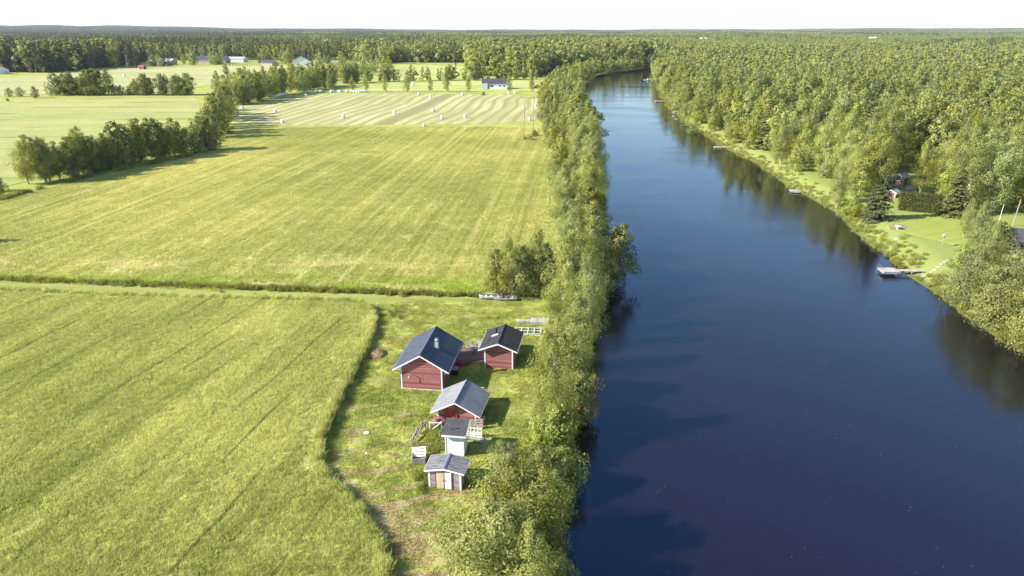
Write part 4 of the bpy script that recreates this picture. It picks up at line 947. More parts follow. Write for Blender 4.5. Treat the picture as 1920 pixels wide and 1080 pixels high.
for sx in (-1, 1): b = MB(); b.add([(sx*(hx+.01), -.3, h1-.09), (sx*(hx+.01), dl+.25, h2+.02), (sx*(hx+.01), dl+.25, h2+.172), (sx*(hx+.01), -.3, h1+.062), (sx*(hx+.035), -.3, h1-.09), (sx*(hx+.035), dl+.25, h2+.02), (sx*(hx+.035), dl+.25, h2+.172), (sx*(hx+.035), -.3, h1+.062)], [(0, 1, 2, 3), (4, 5, 6, 7), (3, 2, 6, 7), (0, 1, 5, 4), (0, 3, 7, 4)]); b.build('barge_board', M['roof_felt'] if sx < 0 else W_, e5)
c_ = MB(); c_.bar((-.38, .35, h1+.1), (-.42, .35, h1+.62), .045, n=8); c_.bar((-.42, .35, h1+.62), (-.42, .35, h1+.68), .07, n=8); c_.build('vent_pipe', M['steel'], rfo)
c_ = MB(); c_.box((ww/2+.015, .75, 1.0), (.03, .7, 1.8)); b = c_.build('door', W_, e5); c_ = MB(); c_.box((ww/2+.05, 1.02, 1.0), (.04, .03, .12)); c_.build('handle', M['steel'], b)
# deck between the cabins
mw = e.matrix_world
a1 = P(852, 686); a2 = P(907, 668); a3 = P(905, 650); a4 = P(872, 655)
e6 = empty('deck', (0, 0, 0), 0, 'low brown timber deck joining the two red cabins', 'deck'); dz = .38
def topz(px, py): q = P(px, py, dz); return (q[0], q[1])
T_ = [topz(848, 687), topz(906, 671), topz(906, 649), topz(866, 652)]
mb = MB(); mb.add([(a, b, dz) for a, b in T_]+[(a, b, dz-.05) for a, b in T_], [(0, 1, 2, 3), (0, 4, 5, 1), (1, 5, 6, 2), (2, 6, 7, 3), (3, 7, 4, 0)]); mb.build('deck_floor', M['deck'], e6)
mb = MB(); mb.add([(T_[0][0], T_[0][1]+.03, 0), (T_[1][0], T_[1][1]+.03, 0), (T_[1][0], T_[1][1]+.03, dz-.05), (T_[0][0], T_[0][1]+.03, dz-.05), (T_[0][0], T_[0][1]+.07, 0), (T_[1][0], T_[1][1]+.07, 0), (T_[1][0], T_[1][1]+.07, dz-.05), (T_[0][0], T_[0][1]+.07, dz-.05)], [(0, 1, 2, 3), (4, 5, 6, 7)]); mb.build('skirt_board', M['red_plain'], e6)
mb = MB(); mb.box((*P(888, 681), .09), (2.2, .4, .18), .22); mb.build('step', M['grey_wood'], e6)
# deck chairs and small table
def chair(px, py, label, rz):
    q = P(px, py, dz); t = empty('deck_chair', (q[0], q[1], dz), rz, label, 'chair', 'grey wooden chairs on the deck')
    m_ = MB(); m_.box((0, 0, .38), (.55, .5, .04)); m_.build('seat', M['silver_wood'], t)
    m_ = MB(); [m_.box((x_, .27, .68), (.1, .03, .6), tilt=(-.25, 0)) for x_ in (-.2, -.067, .067, .2)]; m_.build('backrest', M['silver_wood'], t)
    for sx in (-1, 1):
        m_ = MB(); m_.box((sx*.3, .02, .57), (.09, .55, .03)); m_.build('armrest', M['silver_wood'], t)
        for sy in (-1, 1): m_ = MB(); m_.box((sx*.3, sy*.22, .28), (.05, .05, .56)); m_.build('leg', M['silver_wood'], t)
chair(880, 657, 'grey wooden chair on the deck beside the big cabin', .1)
chair(896, 655, 'grey wooden bench chair on the deck beside the small cabin', -.1)
q = P(888, 662, dz); t = empty('garden_table', (q[0]+.1, q[1], dz), 0, 'small grey wooden table between the deck chairs', 'table'); m_ = MB(); [m_.box((0, y_, .62), (.9, .13, .03)) for y_ in (-.3, -.15, 0, .15, .3)]; m_.build('tabletop', M['silver_wood'], t)
for sx in (-1, 1):
    for sy in (-1, 1): m_ = MB(); m_.box((sx*.38, sy*.28, .3), (.06, .06, .6)); m_.build('leg', M['silver_wood'], t)
q = P(853, 701); t = empty('storage_box', (q[0], q[1], 0), -.13, 'dark lidded box against the river side of the big cabin', 'box'); m_ = MB(); m_.box((0, 0, .3), (.7, .7, .6)); m_.build('box_body', M['dark_metal'], t); m_ = MB(); m_.box((0, 0, .63), (.78, .78, .05)); m_.build('lid', M['blue_grey'], t)
q = P(857, 687); t = empty('wood_bin', (q[0], q[1], 0), -.13, 'low red wooden bin at the corner of the deck', 'bin'); m_ = MB(); m_.box((0, 0, .28), (.9, .45, .5)); m_.build('bin_body', M['red_plain'], t); m_ = MB(); m_.box((0, 0, .55), (.96, .5, .04)); m_.build('lid', M['red_plain'], t)

# ------------------------------------------------------------------ things around the sheds
def railing(px0, py0, px1, py1, h, label, rails=(.15, .95), nb=2, cross=False, mat=None, grp=None):
    a = P(px0, py0); b = P(px1, py1); L = float(np.linalg.norm(b-a)); r = math.atan2(b[1]-a[1], b[0]-a[0]); mat = mat or W_
    t = empty('railing_panel', (a[0], a[1], 0), r, label, 'railing', grp)
    for x_ in np.linspace(0, L, nb): m_ = MB(); m_.box((x_, 0, h/2), (.09, .07, h)); m_.build('post', mat, t)
    for z_ in rails: m_ = MB(); m_.box((L/2, -.05, h*z_), (L+.06, .03, .09)); m_.build('rail', mat, t)
    if cross: m_ = MB(); m_.bar((.05, -.09, .1*h), (L-.05, -.09, .9*h), .03, n=4); m_.build('brace', mat, t)
    return t
railing(806, 808, 828, 808, .95, 'white railing panel at the left end of the compost corner', (.12, .9), 2, True)
railing(838, 806, 862, 809, .95, 'white railing panel directly behind the white outhouse', (.12, .9), 3)
railing(876, 818, 903, 821, .98, 'white railing panel right of the outhouse, standing on stacked boards', (.12, .32, .52, .92), 5)
def pallet(px, py, rz, label, tilt=0.0, z=0.0, mat=None):
    q = P(px, py); t = empty('wooden_pallet', (q[0], q[1], z), rz, label, 'pallet'); t.rotation_euler = (tilt, 0, rz); mat = mat or M['silver_wood']
    for y_ in (-.36, -.12, .12, .36): m_ = MB(); m_.box((0, y_, .13), (1.15, .15, .025)); m_.build('deck_board', mat, t)
    for x_ in (-.5, 0, .5): m_ = MB(); m_.box((x_, 0, .065), (.1, .8, .10)); m_.build('stringer', mat, t)
    return t
pallet(786, 857, .12, 'whitish wooden pallet leaning on the compost frame', .55, .45, M['white'])
pallet(866, 812, -.1, 'grey pallet lying behind the outhouse', 0, .0)
pallet(893, 803, .05, 'upright grey pallet behind the right railing panel', 1.35, .5)
for i, (px, py, rz, L) in enumerate(((892, 829, -.10, 1.6), (897, 826, -.2, 1.5), (888, 824, .0, 1.7), (900, 832, -.25, 1.2))):
    q = P(px, py); m_ = MB(); m_.box((0, 0, 0), (L, .14, .04)); o = m_.build('loose_plank', M['silver_wood'], None, (q[0], q[1], .05+.045*i), rz); tag(o, f'{nth(i)} plank from the bottom of the loose stack at the right railing panel', 'plank', 'planks by the railing panels')
t = empty('compost_frame', (*P(786, 866), 0), .1, 'low weathered box frame under the leaning white pallet', 'compost frame')
for sx in (-1, 1): m_ = MB(); m_.box((sx*.55, .1, .3), (.06, .9, .55)); m_.build('side_board', M['grey_wood'], t)
m_ = MB(); m_.box((0, -.36, .3), (1.04, .05, .5)); m_.build('front_board', M['grey_wood'], t); m_ = MB(); m_.box((0, .1, .12), (1.0, .8, .2)); m_.build('filling', M['hay'], t)
rails = [((771, 836), (777, 822)), ((775, 829), (783, 812)), ((780, 822), (791, 803)), ((785, 815), (799, 797)), ((789, 810), (804, 794)), ((772, 840), (785, 824))]
for i, (a, b) in enumerate(rails):
    A_ = P(*a); B_ = P(*b); m_ = MB(); m_.bar((0, 0, .15+.07*(i % 3)), (B_[0]-A_[0], B_[1]-A_[1], .55+.06*(i % 4)), .06, .05, 5); o = m_.build('old_fence_rail', M['old_wood'] if i % 2 else M['grey_wood'], None, (A_[0], A_[1], 0)); tag(o, f'{nth(i)} old grey rail from the near end of the heap beside the compost corner', 'rail', 'old rails heaped by the compost corner')
for i, (px, py) in enumerate(((772, 838), (783, 820), (797, 803))):
    m_ = MB(); m_.bar((0, 0, -.05), (.03, .02, .85), .06, .05, 6); o = m_.build('fence_post', M['old_wood'], None, (*P(px, py), 0)); tag(o, ('short old post nearest the leaning pallet', 'short old post halfway along the rail heap', 'short old post beside the white railing panel')[i], 'post', 'old posts by the compost corner')
# red tub and lattice frame at the third shed
q = P(819, 797); m_ = MB(); prev = None
for a, b, r1, r2 in ((0, .45, .30, .34), (.45, .75, .34, .30), (.75, .78, .30, .31)): m_.bar((0, 0, a), (0, 0, b), r1, r2, 14)
tag(m_.build('barrel', M['barrel'], None, (q[0], q[1], 0)), 'faded red barrel at the left corner of the grey-roofed shed', 'barrel')
q = P(897, 797); t = empty('lattice_frame', (q[0], q[1], 0), -.2, 'red brown crate frame of crossed laths at the right corner of the grey-roofed shed', 'crate')
m_ = MB(); [m_.box((x_, 0, .4), (.05, .03, .8)) for x_ in np.linspace(-.5, .5, 7)]; m_.build('upright', M['red_plain'], t); m_ = MB(); [m_.box((0, -.035, z_), (1.1, .03, .05)) for z_ in np.linspace(.05, .75, 5)]; m_.build('lath', M['red_plain'], t); m_ = MB(); m_.box((0, .35, .35), (1.0, .6, .6)); m_.build('crate_box', M['old_wood'], t)
# hay heap, stones
def lump(name, px, py, rx, ry, rz_, mat, label, cat, seed, rough=.2, nz=12, z=None):
    g = np.random.default_rng(seed); q = P(px, py); m_ = MB(); V = []; nu = 20
    for j in range(nz+1):
        ph = j/nz*math.pi*.62
        for i in range(nu):
            th = i/nu*6.283; k_ = 1+rough*(math.sin(th*3+seed)*.4+math.sin(th*5+j*.9)*.3+g.normal(0, .25)); V.append((rx*math.sin(ph)*math.cos(th)*k_, ry*math.sin(ph)*math.sin(th)*k_, rz_*(math.cos(ph)+.25)/1.25*(1 if j else 1)*(1+.2*rough*g.normal())-.03))
    m_.add(V, [(j*nu+i, j*nu+(i+1) % nu, (j+1)*nu+(i+1) % nu, (j+1)*nu+i) for j in range(nz) for i in range(nu)]); o = m_.build(name, mat, None, (q[0], q[1], float(gz(*q)) if z is None else z)); tag(o, label, cat); return o
hh_ = lump('hay_heap', 708, 664, .75, 1.1, .38, M['hay'], 'brown heap of dry hay at the crop edge left of the big cabin', 'hay heap', 3, .28)
g = np.random.default_rng(4); n = 1500; dd_ = unit(g.normal(size=(n, 3))*[1, 1, .8]+[0, 0, .3]); dd_[:,2] = np.abs(dd_[:,2]); pp_ = dd_*[.82, 1.18, .37]
M['straw'] = plain('straw', (.46, .35, .20), .9, .1, var=.4, sc=9)
sm = bpy.data.objects.new('straw', quads_mesh('straw', leaf_quads(pp_, unit(dd_+g.normal(size=(n, 3))*.5), .30, .16, g), [M['straw']])); C.objects.link(sm); sm.parent = hh_
lump('stone', 688, 812, .28, .18, .16, W_, 'flat white stone on the grass left of the outhouse', 'stone', 5)
lump('stone', 672, 953, .22, .2, .22, M['stone'], 'pale round stone at the crop edge near the bottom', 'stone', 6)
lump('stone', 688, 850, .12, .1, .1, W_, 'tiny white stone left of the leaning pallet', 'stone', 7)
lump('rock', 1706, 356, 1.1, .9, 1.0, M['stone'], 'grey boulder in the garden beside the red cottage', 'rock', 8)
lump('stone', 1660, 446, .3, .25, .25, M['stone'], 'pale stone at the top of the lawn bank', 'stone', 9); lump('stone', 1681, 444, .3, .25, .25, M['stone'], 'light stone below the bare soil patch on the bank', 'stone', 10)
for i, (px, py, r1) in enumerate(((1262, 205, 1.2), (1260, 212, .9), (1257, 200, 1.0), (1265, 217, .8))): lump('rock', px+4, py, r1, r1, r1*.6, M['old_wood'], f'{nth(i)} pale boulder of the rocky point past the second jetty', 'rock', 20+i, z=-1.5)['group'] = 'boulders on the rocky point'
# boats and trailer behind the cabins
def boat(px, py, L, B, rz, name, label, mat, inner, z=0.0, cat='boat'):
    q = P(px, py); t = empty(name, (q[0], q[1], z), rz, label, cat); n = 10; V = []
    for i in range(n+1):
        u = i/n; w2 = B/2*(math.sin(min(1, u*1.25+.12)*math.pi/2)**.8 if u < .7 else 1-.12*(u-.7)/.3)*(1 if i else .05); sh = .42+.12*(1-u)**2
        for a, zz in ((-1, sh), (-.92, sh*.45), (-.5, .06), (0, .0), (.5, .06), (.92, sh*.45), (1, sh)): V.append((-L/2+L*u, a*w2, zz))
    F = [(i*7+j, i*7+j+1, (i+1)*7+j+1, (i+1)*7+j) for i in range(n) for j in range(6)]+[tuple(n*7+j for j in range(7))]
    m_ = MB(); m_.add(V, F); m_.build('hull', mat, t)
    m_ = MB(); [m_.bar(V[i*7+s_], V[(i+1)*7+s_], .03, n=4) for i in range(n) for s_ in (0, 6)]; m_.build('gunwale', inner, t)
    for u in (.3, .55, .82): m_ = MB(); m_.box((-L/2+L*u, 0, .32), (.22, B*.86, .03)); m_.build('thwart', inner, t)
    return t
boat(920, 561, 3.0, 1.15, .02, 'rowing_boat', 'pale grey rowing boat on the grass in front of the alder clump', M['blue_grey'], W_, .1)
boat(946, 563, 3.2, 1.0, -.03, 'rowing_boat', 'low brownish boat on the grass beside the pale rowing boat', M['grey_wood'], M['silver_wood'], .0)
q = P(948, 556); t = empty('boat_cart', (q[0], q[1], 0), 0, 'rusty red cart frame with upright bars behind the red boat', 'cart')
m_ = MB(); m_.box((0, 0, .35), (1.6, .9, .06)); m_.build('bed', M['red_plain'], t); m_ = MB(); [m_.box((x_, -.42, .7), (.07, .05, .65)) for x_ in (-.75, -.45, -.15, .15, .45, .75)]; m_.box((0, -.42, 1.0), (1.6, .06, .06)); m_.build('side_frame', M['red_plain'], t)
for sy in (-1, 1): m_ = MB(); m_.bar((0, sy*.5, .28), (0, sy*.6, .28), .28, n=14); m_.build('wheel', M['dark_metal'], t)
# stored jetty sections and the white frame
def stage(px, py, L, B, rz, label, mat, z=.0, h=.22):
    q = P(px, py); t = empty('jetty_section', (q[0], q[1], z), rz, label, 'jetty section', 'jetty sections stored on the grass')
    m_ = MB(); nb = int(L/.16); [m_.box((-L/2+.08+i*L/nb, 0, h), (L/nb-.012, B, .03)) for i in range(nb)]; m_.build('planking', mat, t)
    for sy in (-1, 1): m_ = MB(); m_.box((0, sy*(B/2-.06), h/2-.01), (L, .08, h-.04)); m_.build('beam', M['silver_wood'], t)
    return t
stage(988, 604, 2.6, .75, -.03, 'long narrow jetty walkway section lying on the grass behind the small cabin', M['silver_wood'])
stage(1012, 606, 2.1, 1.5, -.03, 'square jetty platform stacked at the end of the walkway section', M['silver_wood'], .05, .35)
q = P(990, 622); t = empty('white_frame', (q[0], q[1], 0), -.08, 'flat white timber frame lying on the grass behind the small cabin', 'frame')
m_ = MB(); [m_.box((0, y_, .14), (3.1, .07, .05)) for y_ in (-.8, 0, .8)]; m_.build('long_bar', W_, t); m_ = MB(); [m_.box((x_, 0, .192), (.07, 1.66, .05)) for x_ in (-1.5, -.75, 0, .75, 1.5)]; m_.build('cross_bar', W_, t)
for i in range(7): m_ = MB(); m_.box((-1.4+i*.46, -.8, .055), (.06, .06, .11)); m_.build('leg', W_, t)
m_ = MB(); m_.box((0, -1.02, .05), (3.2, .09, .07)); m_.build('bottom_bar', W_, t)

# ------------------------------------------------------------------ jetties and boats on the water
def jetty(px, py, rz, L, B, label, plat=None, rail=False, ramp=0.0):
    q = P(px, py, ZW); t = empty('jetty', (q[0]-(.5 if rail else 0), q[1], ZW+(.25 if rail else 0)), rz, label, 'jetty')
    m_ = MB(); nb = int(L/.2); [m_.box((.1+i*L/nb, 0, .38), (L/nb-.015, B, .04)) for i in range(nb)]; m_.build('walkway', M['silver_wood'], t)
    if plat: m_ = MB(); nb = int(plat[0]/.2); [m_.box((-plat[0]+.1+i*plat[0]/nb, 0, .40), (plat[0]/nb-.015, plat[1], .04)) for i in range(nb)]; m_.box((-plat[0]/2, 0, .25), (plat[0], plat[1]-.1, .22)); m_.build('platform', M['silver_wood'], t)
    for x_ in (.4, L*.5, L-.4):
        for sy in (-1, 1): m_ = MB(); m_.bar((x_, sy*(B/2-.06), -1.5), (x_, sy*(B/2-.06), .35), .06); m_.build('pile', M['old_wood'], t)
    if rail:
        m_ = MB()
        for sy in (.25, .65): pts_ = [(-plat[0]+.05, sy, .4), (-plat[0]+.05, sy, 1.1), (-plat[0]-.25, sy, 1.1), (-plat[0]-.35, sy, -.3)]; [m_.bar(pts_[i], pts_[i+1], .025, n=6) for i in range(3)]
        for z_ in (.3, .05, -.2): m_.bar((-plat[0]-.33, .25, z_), (-plat[0]-.33, .65, z_), .02)
        m_.build('swimming_ladder', M['steel'], t)
    return t
jetty(1688, 514, -.06, 3.9, .8, 'nearest wooden jetty on the right bank, with a square end platform', (2.5, 2.1), True)
jetty(1500, 361, -.25, 1.6, 1.2, 'second nearest jetty on the right bank, a low square stage', (2.2, 2.0))
jetty(1352, 278, -.15, 1.5, 1.2, 'third nearest jetty on the right bank, a small weathered stage', (2.2, 1.9))
jetty(1240, 191, .0, 2.0, 1.6, 'farthest jetty on the right bank, a brown floating stage', (3.2, 2.6))
A_ = P(1275, 237, ZW); m_ = MB(); m_.bar((0, 0, .12), (5.5, .8, .5), .14, .2, 8); tag(m_.build('driftwood_log', M['old_wood'], None, (A_[0], A_[1], ZW)), 'bare log sticking out over the water from the low willow', 'log')
t = boat(1214, 150, 5.5, 2.0, .2, 'motor_boat', 'white motor boat moored far up the river at the right bank', W_, W_, ZW-.1); q = P(1214, 150, ZW); t.location = (q[0], q[1], ZW-.1)
m_ = MB(); m_.box((.6, 0, .75), (1.4, 1.3, .6)); m_.build('cabin', W_, t)
# stepping path on the lawn bank
m_ = MB(); 
for i in range(9):
    q = P(1728+i*6.0, 514-i*1.6-(i > 4)*(i-4)*1.4, -.6); m_.box((q[0], q[1], float(gz(*q))+.09), (.45, .4, .08), .3*i)
tag(m_.build('stepping_path', M['stone']), kind='structure')
n = 150; fy = 32+(rng.random(n)**1.3)*70; fx = xl(fy)+5+rng.random(n)*(xr(fy)-xl(fy)-8); fp = np.stack([fx, fy, np.full(n, ZW+.012)], -1)
fq = leaf_quads(fp, np.tile([0., 0., 1.], (n, 1)), .075, .6); fl_ = bpy.data.objects.new('floating_leaves', quads_mesh('floating_leaves', fq, [M['straw_leaf']])); C.objects.link(fl_); tag(fl_, 'scattered fallen leaves drifting on the dark water', 'leaves', kind='stuff')
# hedge, cottage and garden things on the right bank
def hedge_box(px0, py0, px1, py1, wd, h, label):
    a = P(px0, py0); b = P(px1, py1); L = float(np.linalg.norm(b-a)); r = math.atan2(b[1]-a[1], b[0]-a[0]); g = np.random.default_rng(5); n = 14000
    p = np.stack([g.uniform(0, L, n), g.uniform(-wd/2, wd/2, n), g.uniform(0.02, h, n)], -1); f = g.integers(0, 4, n)
    p[:,1] = np.where(f == 0, -wd/2, np.where(f == 1, wd/2, p[:,1])); p[:,2] = np.where(f >= 2, h, p[:,2]); p += g.normal(0, .16, p.shape)
    nr = np.stack([np.zeros(n), np.where(f == 0, -1, np.where(f == 1, 1, 0)), np.where(f >= 2, 1, 0)], -1).astype(float); nr = unit(nr+g.normal(size=(n, 3))*.5)
    o = bpy.data.objects.new('clipped_hedge', quads_mesh('clipped_hedge', leaf_quads(p, nr, .22, .6, g), [M['spruce']], g.uniform(0, 1, n))); C.objects.link(o); o.location = (a[0], a[1], 0); o.rotation_euler = (0, 0, r)
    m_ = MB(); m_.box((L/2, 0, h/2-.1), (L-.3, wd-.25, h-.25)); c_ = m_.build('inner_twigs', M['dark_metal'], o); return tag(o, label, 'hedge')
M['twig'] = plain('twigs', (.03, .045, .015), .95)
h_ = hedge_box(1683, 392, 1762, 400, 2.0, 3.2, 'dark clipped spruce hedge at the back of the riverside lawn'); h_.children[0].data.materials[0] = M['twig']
def mini_house(name, label, cat, px, py, w_, l_, he, hr, rz, wallm, roofm, trim=None, across=False, wins=0, group=None, chim=False, of=.35, porch=None):
    """ridge along local y; across turns it so that the long side faces the camera"""
    q = P(px, py); e_, ro_, d_ = house(name, label, cat, (0, 0, rz, w_+2*of, l_+2*of, he-.1, hr, w_, of), wallm, roofm, trim or W_, loc=(q[0], q[1]), scale=1.0, group=group, corner=.15)
    for i in range(wins):
        if across: xx, yy = w_/2, (i+.5)/wins*l_
        else: xx, yy = -w_/2+(i+.5)/wins*w_, 0
        m_ = MB(); g_ = MB()
        if across: m_.box((-xx-.03, yy, 1.5), (.05, 1.3, 1.3)); g_.box((-xx-.07, yy, 1.5), (.04, 1.0, 1.0)); 
        else: m_.box((xx, -.03, 1.5), (1.2, .05, 1.3)); g_.box((xx, -.07, 1.5), (.95, .04, 1.0))
        f_ = m_.build('window', W_, e_); g_.build('pane', M['glass'], f_)
    if chim: m_ = MB(); m_.box((.5, l_*.6, hr+.1), (.6, .6, 1.3)); m_.build('chimney', M['brick'], ro_)
    return e_, ro_, d_
mini_house('red_cottage', 'red cottage with white window frame glimpsed behind the tall dark spruce', 'cottage', 1682, 346, 2.3, 2.6, 1.9, 2.5, -.9, M['red_wall'], M['roof_grey'], wins=1)
mini_house('red_shed', 'low red shed with a pale roof edge just below the red cottage', 'shed', 1670, 370, 1.7, 1.7, 1.2, 1.6, -.9, M['red_wall'], M['roof_grey'])
t, _, _ = mini_house('dark_roof_house', 'house with a dark ribbed metal roof cut by the right edge of the photo', 'house', 1978, 476, 6.0, 7.0, 2.3, 3.9, 1.45, M['grey_wall'], M['roof_blue'], M['dark_metal'])
t, _, _ = mini_house('red_cottage', 'dark red hut between birches near the right edge of the photo', 'cottage', 1906, 372, 3.0, 3.0, 2.2, 3.0, -.4, M['red_wall'], M['roof_felt'], wins=1)
def pole(px, py, h, label, cross=0.0, lean=0.0, r=.12, mat=None, base=None, name='utility_pole', cat='utility pole', grp=None):
    q = P(px, py) if base is None else base; t = empty(name, (q[0], q[1], float(gz(*q))), 0, label, cat, grp); m_ = MB(); m_.bar((0, 0, -.2), (lean*h, 0, h), r, r*.7, 8); m_.build('pole', mat or M['pole'], t)
    if cross: m_ = MB(); m_.box((lean*h*.96, -.12, h*.96), (cross, .12, .14)); m_.build('crossarm', M['pole'], t); m_ = MB(); [m_.bar((lean*h*.96+x_, -.12, h*.96+.07), (lean*h*.96+x_, -.12, h*.96+.32), .06, .04) for x_ in (-cross*.45, 0, cross*.45)]; m_.build('insulator', W_, t)
    return t
# twin pole pylon on the meadow edge
qa = P(981, 257); qb = P(998, 255.5); t = empty('power_pylon', (qa[0], qa[1], 0), 0, 'twin-pole wooden power pylon standing at the end of the meadow', 'power pylon')
D_ = qb-qa; hp = 12.6
for o_ in ((0, 0), (D_[0], D_[1])): m_ = MB(); m_.bar((o_[0], o_[1], -.2), (o_[0]+.5, o_[1], hp), .17, .11, 8); m_.build('pole', M['pole'], t)
m_ = MB(); m_.bar((-1.1, .0, hp-.25), (D_[0]+1.9, D_[1], hp-.25), .08, n=4); m_.build('crossarm', M['pole'], t)
for x_ in (-.8, D_[0]/2+.4, D_[0]+1.6): m_ = MB(); m_.bar((x_, D_[1]*.5, hp-.35), (x_, D_[1]*.5, hp-.9), .07, .05); m_.build('insulator', W_, t)
# pylon in the right forest: its arm shows above the trees
qa = P(1543, 185); t = empty('power_pylon', (qa[0], qa[1], 0), 0, 'wooden power pylon with one crossarm rising above the right forest', 'power pylon')
m_ = MB(); m_.bar((-.3, 0, 0), (.7, 0, 17.5), .2, .13, 8); m_.build('pole', M['pole'], t); m_ = MB(); m_.bar((-1.2, 0, 17.2), (3.8, 0, 17.3), .09, n=4); m_.build('crossarm', M['pole'], t)
pole(1546, 245, 13.5, 'short-looking utility pole in the dark gap of the right forest', 0)
pole(1898, 424, 4.9, 'leaning timber pole beside the dark roof at the right edge', 0, .06, .10)
pole(1869, 428, 4.3, 'thin white pole right of the lawn', 0, .04, .05, W_, name='lamp_post', cat='lamp post')
pole(240.5, 131, 12, 'utility pole on the field in front of the big rounded birch', 2.2); pole(101, 122, 13, 'utility pole left of the first village house', 1.4); pole(109, 121, 13, 'utility pole beside the first village house', 1.2)
pole(307, 118, 18, 'tallest utility pole among the village houses', 1.0); pole(353, 123, 11, 'utility pole left of the second white village house', 2.0); pole(756, 172, 9, 'thin pole at the far edge of the bale field', 0)
t = pole(1766, 462, 1.5, 'bird feeder on a short post on the riverside lawn', 0, 0, .05, M['silver_wood'], name='bird_feeder', cat='bird feeder'); m_ = MB(); m_.box((0, 0, 1.55), (.45, .4, .06)); m_.prism([(-.3, 1.8), (.3, 1.8), (0, 2.0)], -.25, .25); m_.box((0, 0, 1.68), (.08, .08, .24)); m_.build('feeder_house', M['silver_wood'], t)
q = P(1674, 430); t = empty('garden_table', (q[0]+.8, q[1], .08), 0, 'round pale garden table standing on the bare soil patch', 'table'); m_ = MB(); m_.bar((0, 0, .5), (0, 0, .56), .5, n=16); m_.build('tabletop', M['stone'], t); m_ = MB(); m_.bar((0, 0, 0), (0, 0, .5), .2, .12, 8); m_.build('pedestal', M['stone'], t)

# ------------------------------------------------------------------ wrapped bales
def bale_mesh(r=.68, L=1.3, up=True):
    m_ = MB(); n = 18; prof = [(0, 0), (r*.9, 0), (r, .08), (r*1.02, L*.5), (r, L-.08), (r*.88, L), (0, L+.02)]
    V = [(0, 0, prof[0][1])]+[(p_[0]*math.cos(a), p_[0]*math.sin(a), p_[1]) for p_ in prof[1:-1] for a in np.arange(n)*2*math.pi/n]+[(0, 0, prof[-1][1])]
    F = [(0, 1+(i+1) % n, 1+i) for i in range(n)]
    for j in range(4): F += [(1+j*n+i, 1+j*n+(i+1) % n, 1+(j+1)*n+(i+1) % n, 1+(j+1)*n+i) for i in range(n)]
    F += [(1+4*n+i, 1+4*n+(i+1) % n, len(V)-1) for i in range(n)]
    m_.add(V, F); me = m_.mesh('bale', [M['bale']]); me.polygons.foreach_set('use_smooth', [True]*len(me.polygons)); return me
BM = bale_mesh()
BL = [(455, 204), (516, 211), (530, 231), (644, 221.5), (740, 213.5), (812, 210), (829, 223.5), (872, 221), (795, 238), (574, 180.5), (785, 178), (807, 183), (867, 178.5), (954, 176.5), (966, 175.5), (1004, 200.5), (993, 226)]
BLAB = ['white bale by the tall corner clump, leftmost on the stubble', 'white bale second from the left, in the middle depth of the stubble', 'white bale at the lower left corner of the stubble', 'single white bale in the left middle of the stubble', 'white bale in the centre of the stubble, left of the brown strip', 'white bale right of the brown strip, upper of a close trio',
        'white bale lowest of the trio right of the brown strip', 'white bale rightmost of the trio near the brown strip', 'white bale standing on the meadow edge, nearest to the camera', 'white bale near the far wood edge, top left of the stubble', 'white bale at the far field edge above the brown strip', 'white bale just in front of the far edge, right end of the brown strip',
        'white bale at the far edge below the left end of the farmhouse', 'white bale below the right end of the farmhouse, left one of a pair', 'white bale below the right end of the farmhouse, right one of a pair', 'white bale behind the right pylon pole at mid field', 'white bale between the two pylon poles near the meadow']
for i, (px, py) in enumerate(BL):
    q = P(px, py); o = bpy.data.objects.new('wrapped_bale', BM); C.objects.link(o); o.location = (q[0], q[1], .04); o.rotation_euler = (0, 0, i); o.scale = (.95,)*3; tag(o, BLAB[i], 'hay bale', 'white wrapped bales on the mown field')
rowpx = [(578, 173.6), (583, 173.2), (591, 173), (596, 173), (600, 173.2), (620, 173.2), (624, 173), (634, 172.7), (639, 173), (652, 173), (662, 173), (666, 173), (670, 173), (674, 173.2), (678, 173), (681, 173), (684, 173)]
for i, (px, py) in enumerate(rowpx):
    q = P(px, py); o = bpy.data.objects.new('wrapped_bale', BM); C.objects.link(o); o.location = (q[0], q[1], .6); o.rotation_euler = (math.pi/2, 0, .5*i); tag(o, f'{nth(i)} bale from the left in the low row along the far field edge', 'hay bale', 'white bales lying along the far field edge')
for i in range(13):
    q = P(512+i*2.1, 183.4-i*.5); o = bpy.data.objects.new('wrapped_bale', BM); C.objects.link(o); o.location = (q[0], q[1], .68); o.rotation_euler = (math.pi/2, 0, .4); tag(o, f'{nth(i)} bale from the left in the tight white row under the wood edge', 'hay bale', 'tight row of white bales under the wood edge')
for px, py, lb_ in ((97, 160, 'white bale on the far left field left of the tree row'), (233, 143.5, 'white bale on the distant field behind the tree row'), (775, 160.5, 'white bale in the meadow behind the slim birches'), (774, 148, 'white bale in the clearing beyond the row behind the slim birches'), (858, 142, 'white bale far back in the clearing left of the farmhouse')):
    q = P(px, py); o = bpy.data.objects.new('wrapped_bale', BM); C.objects.link(o); o.location = (q[0], q[1], .02); o.scale = (1.3,)*3; tag(o, lb_, 'hay bale', 'single bales on the distant meadows')
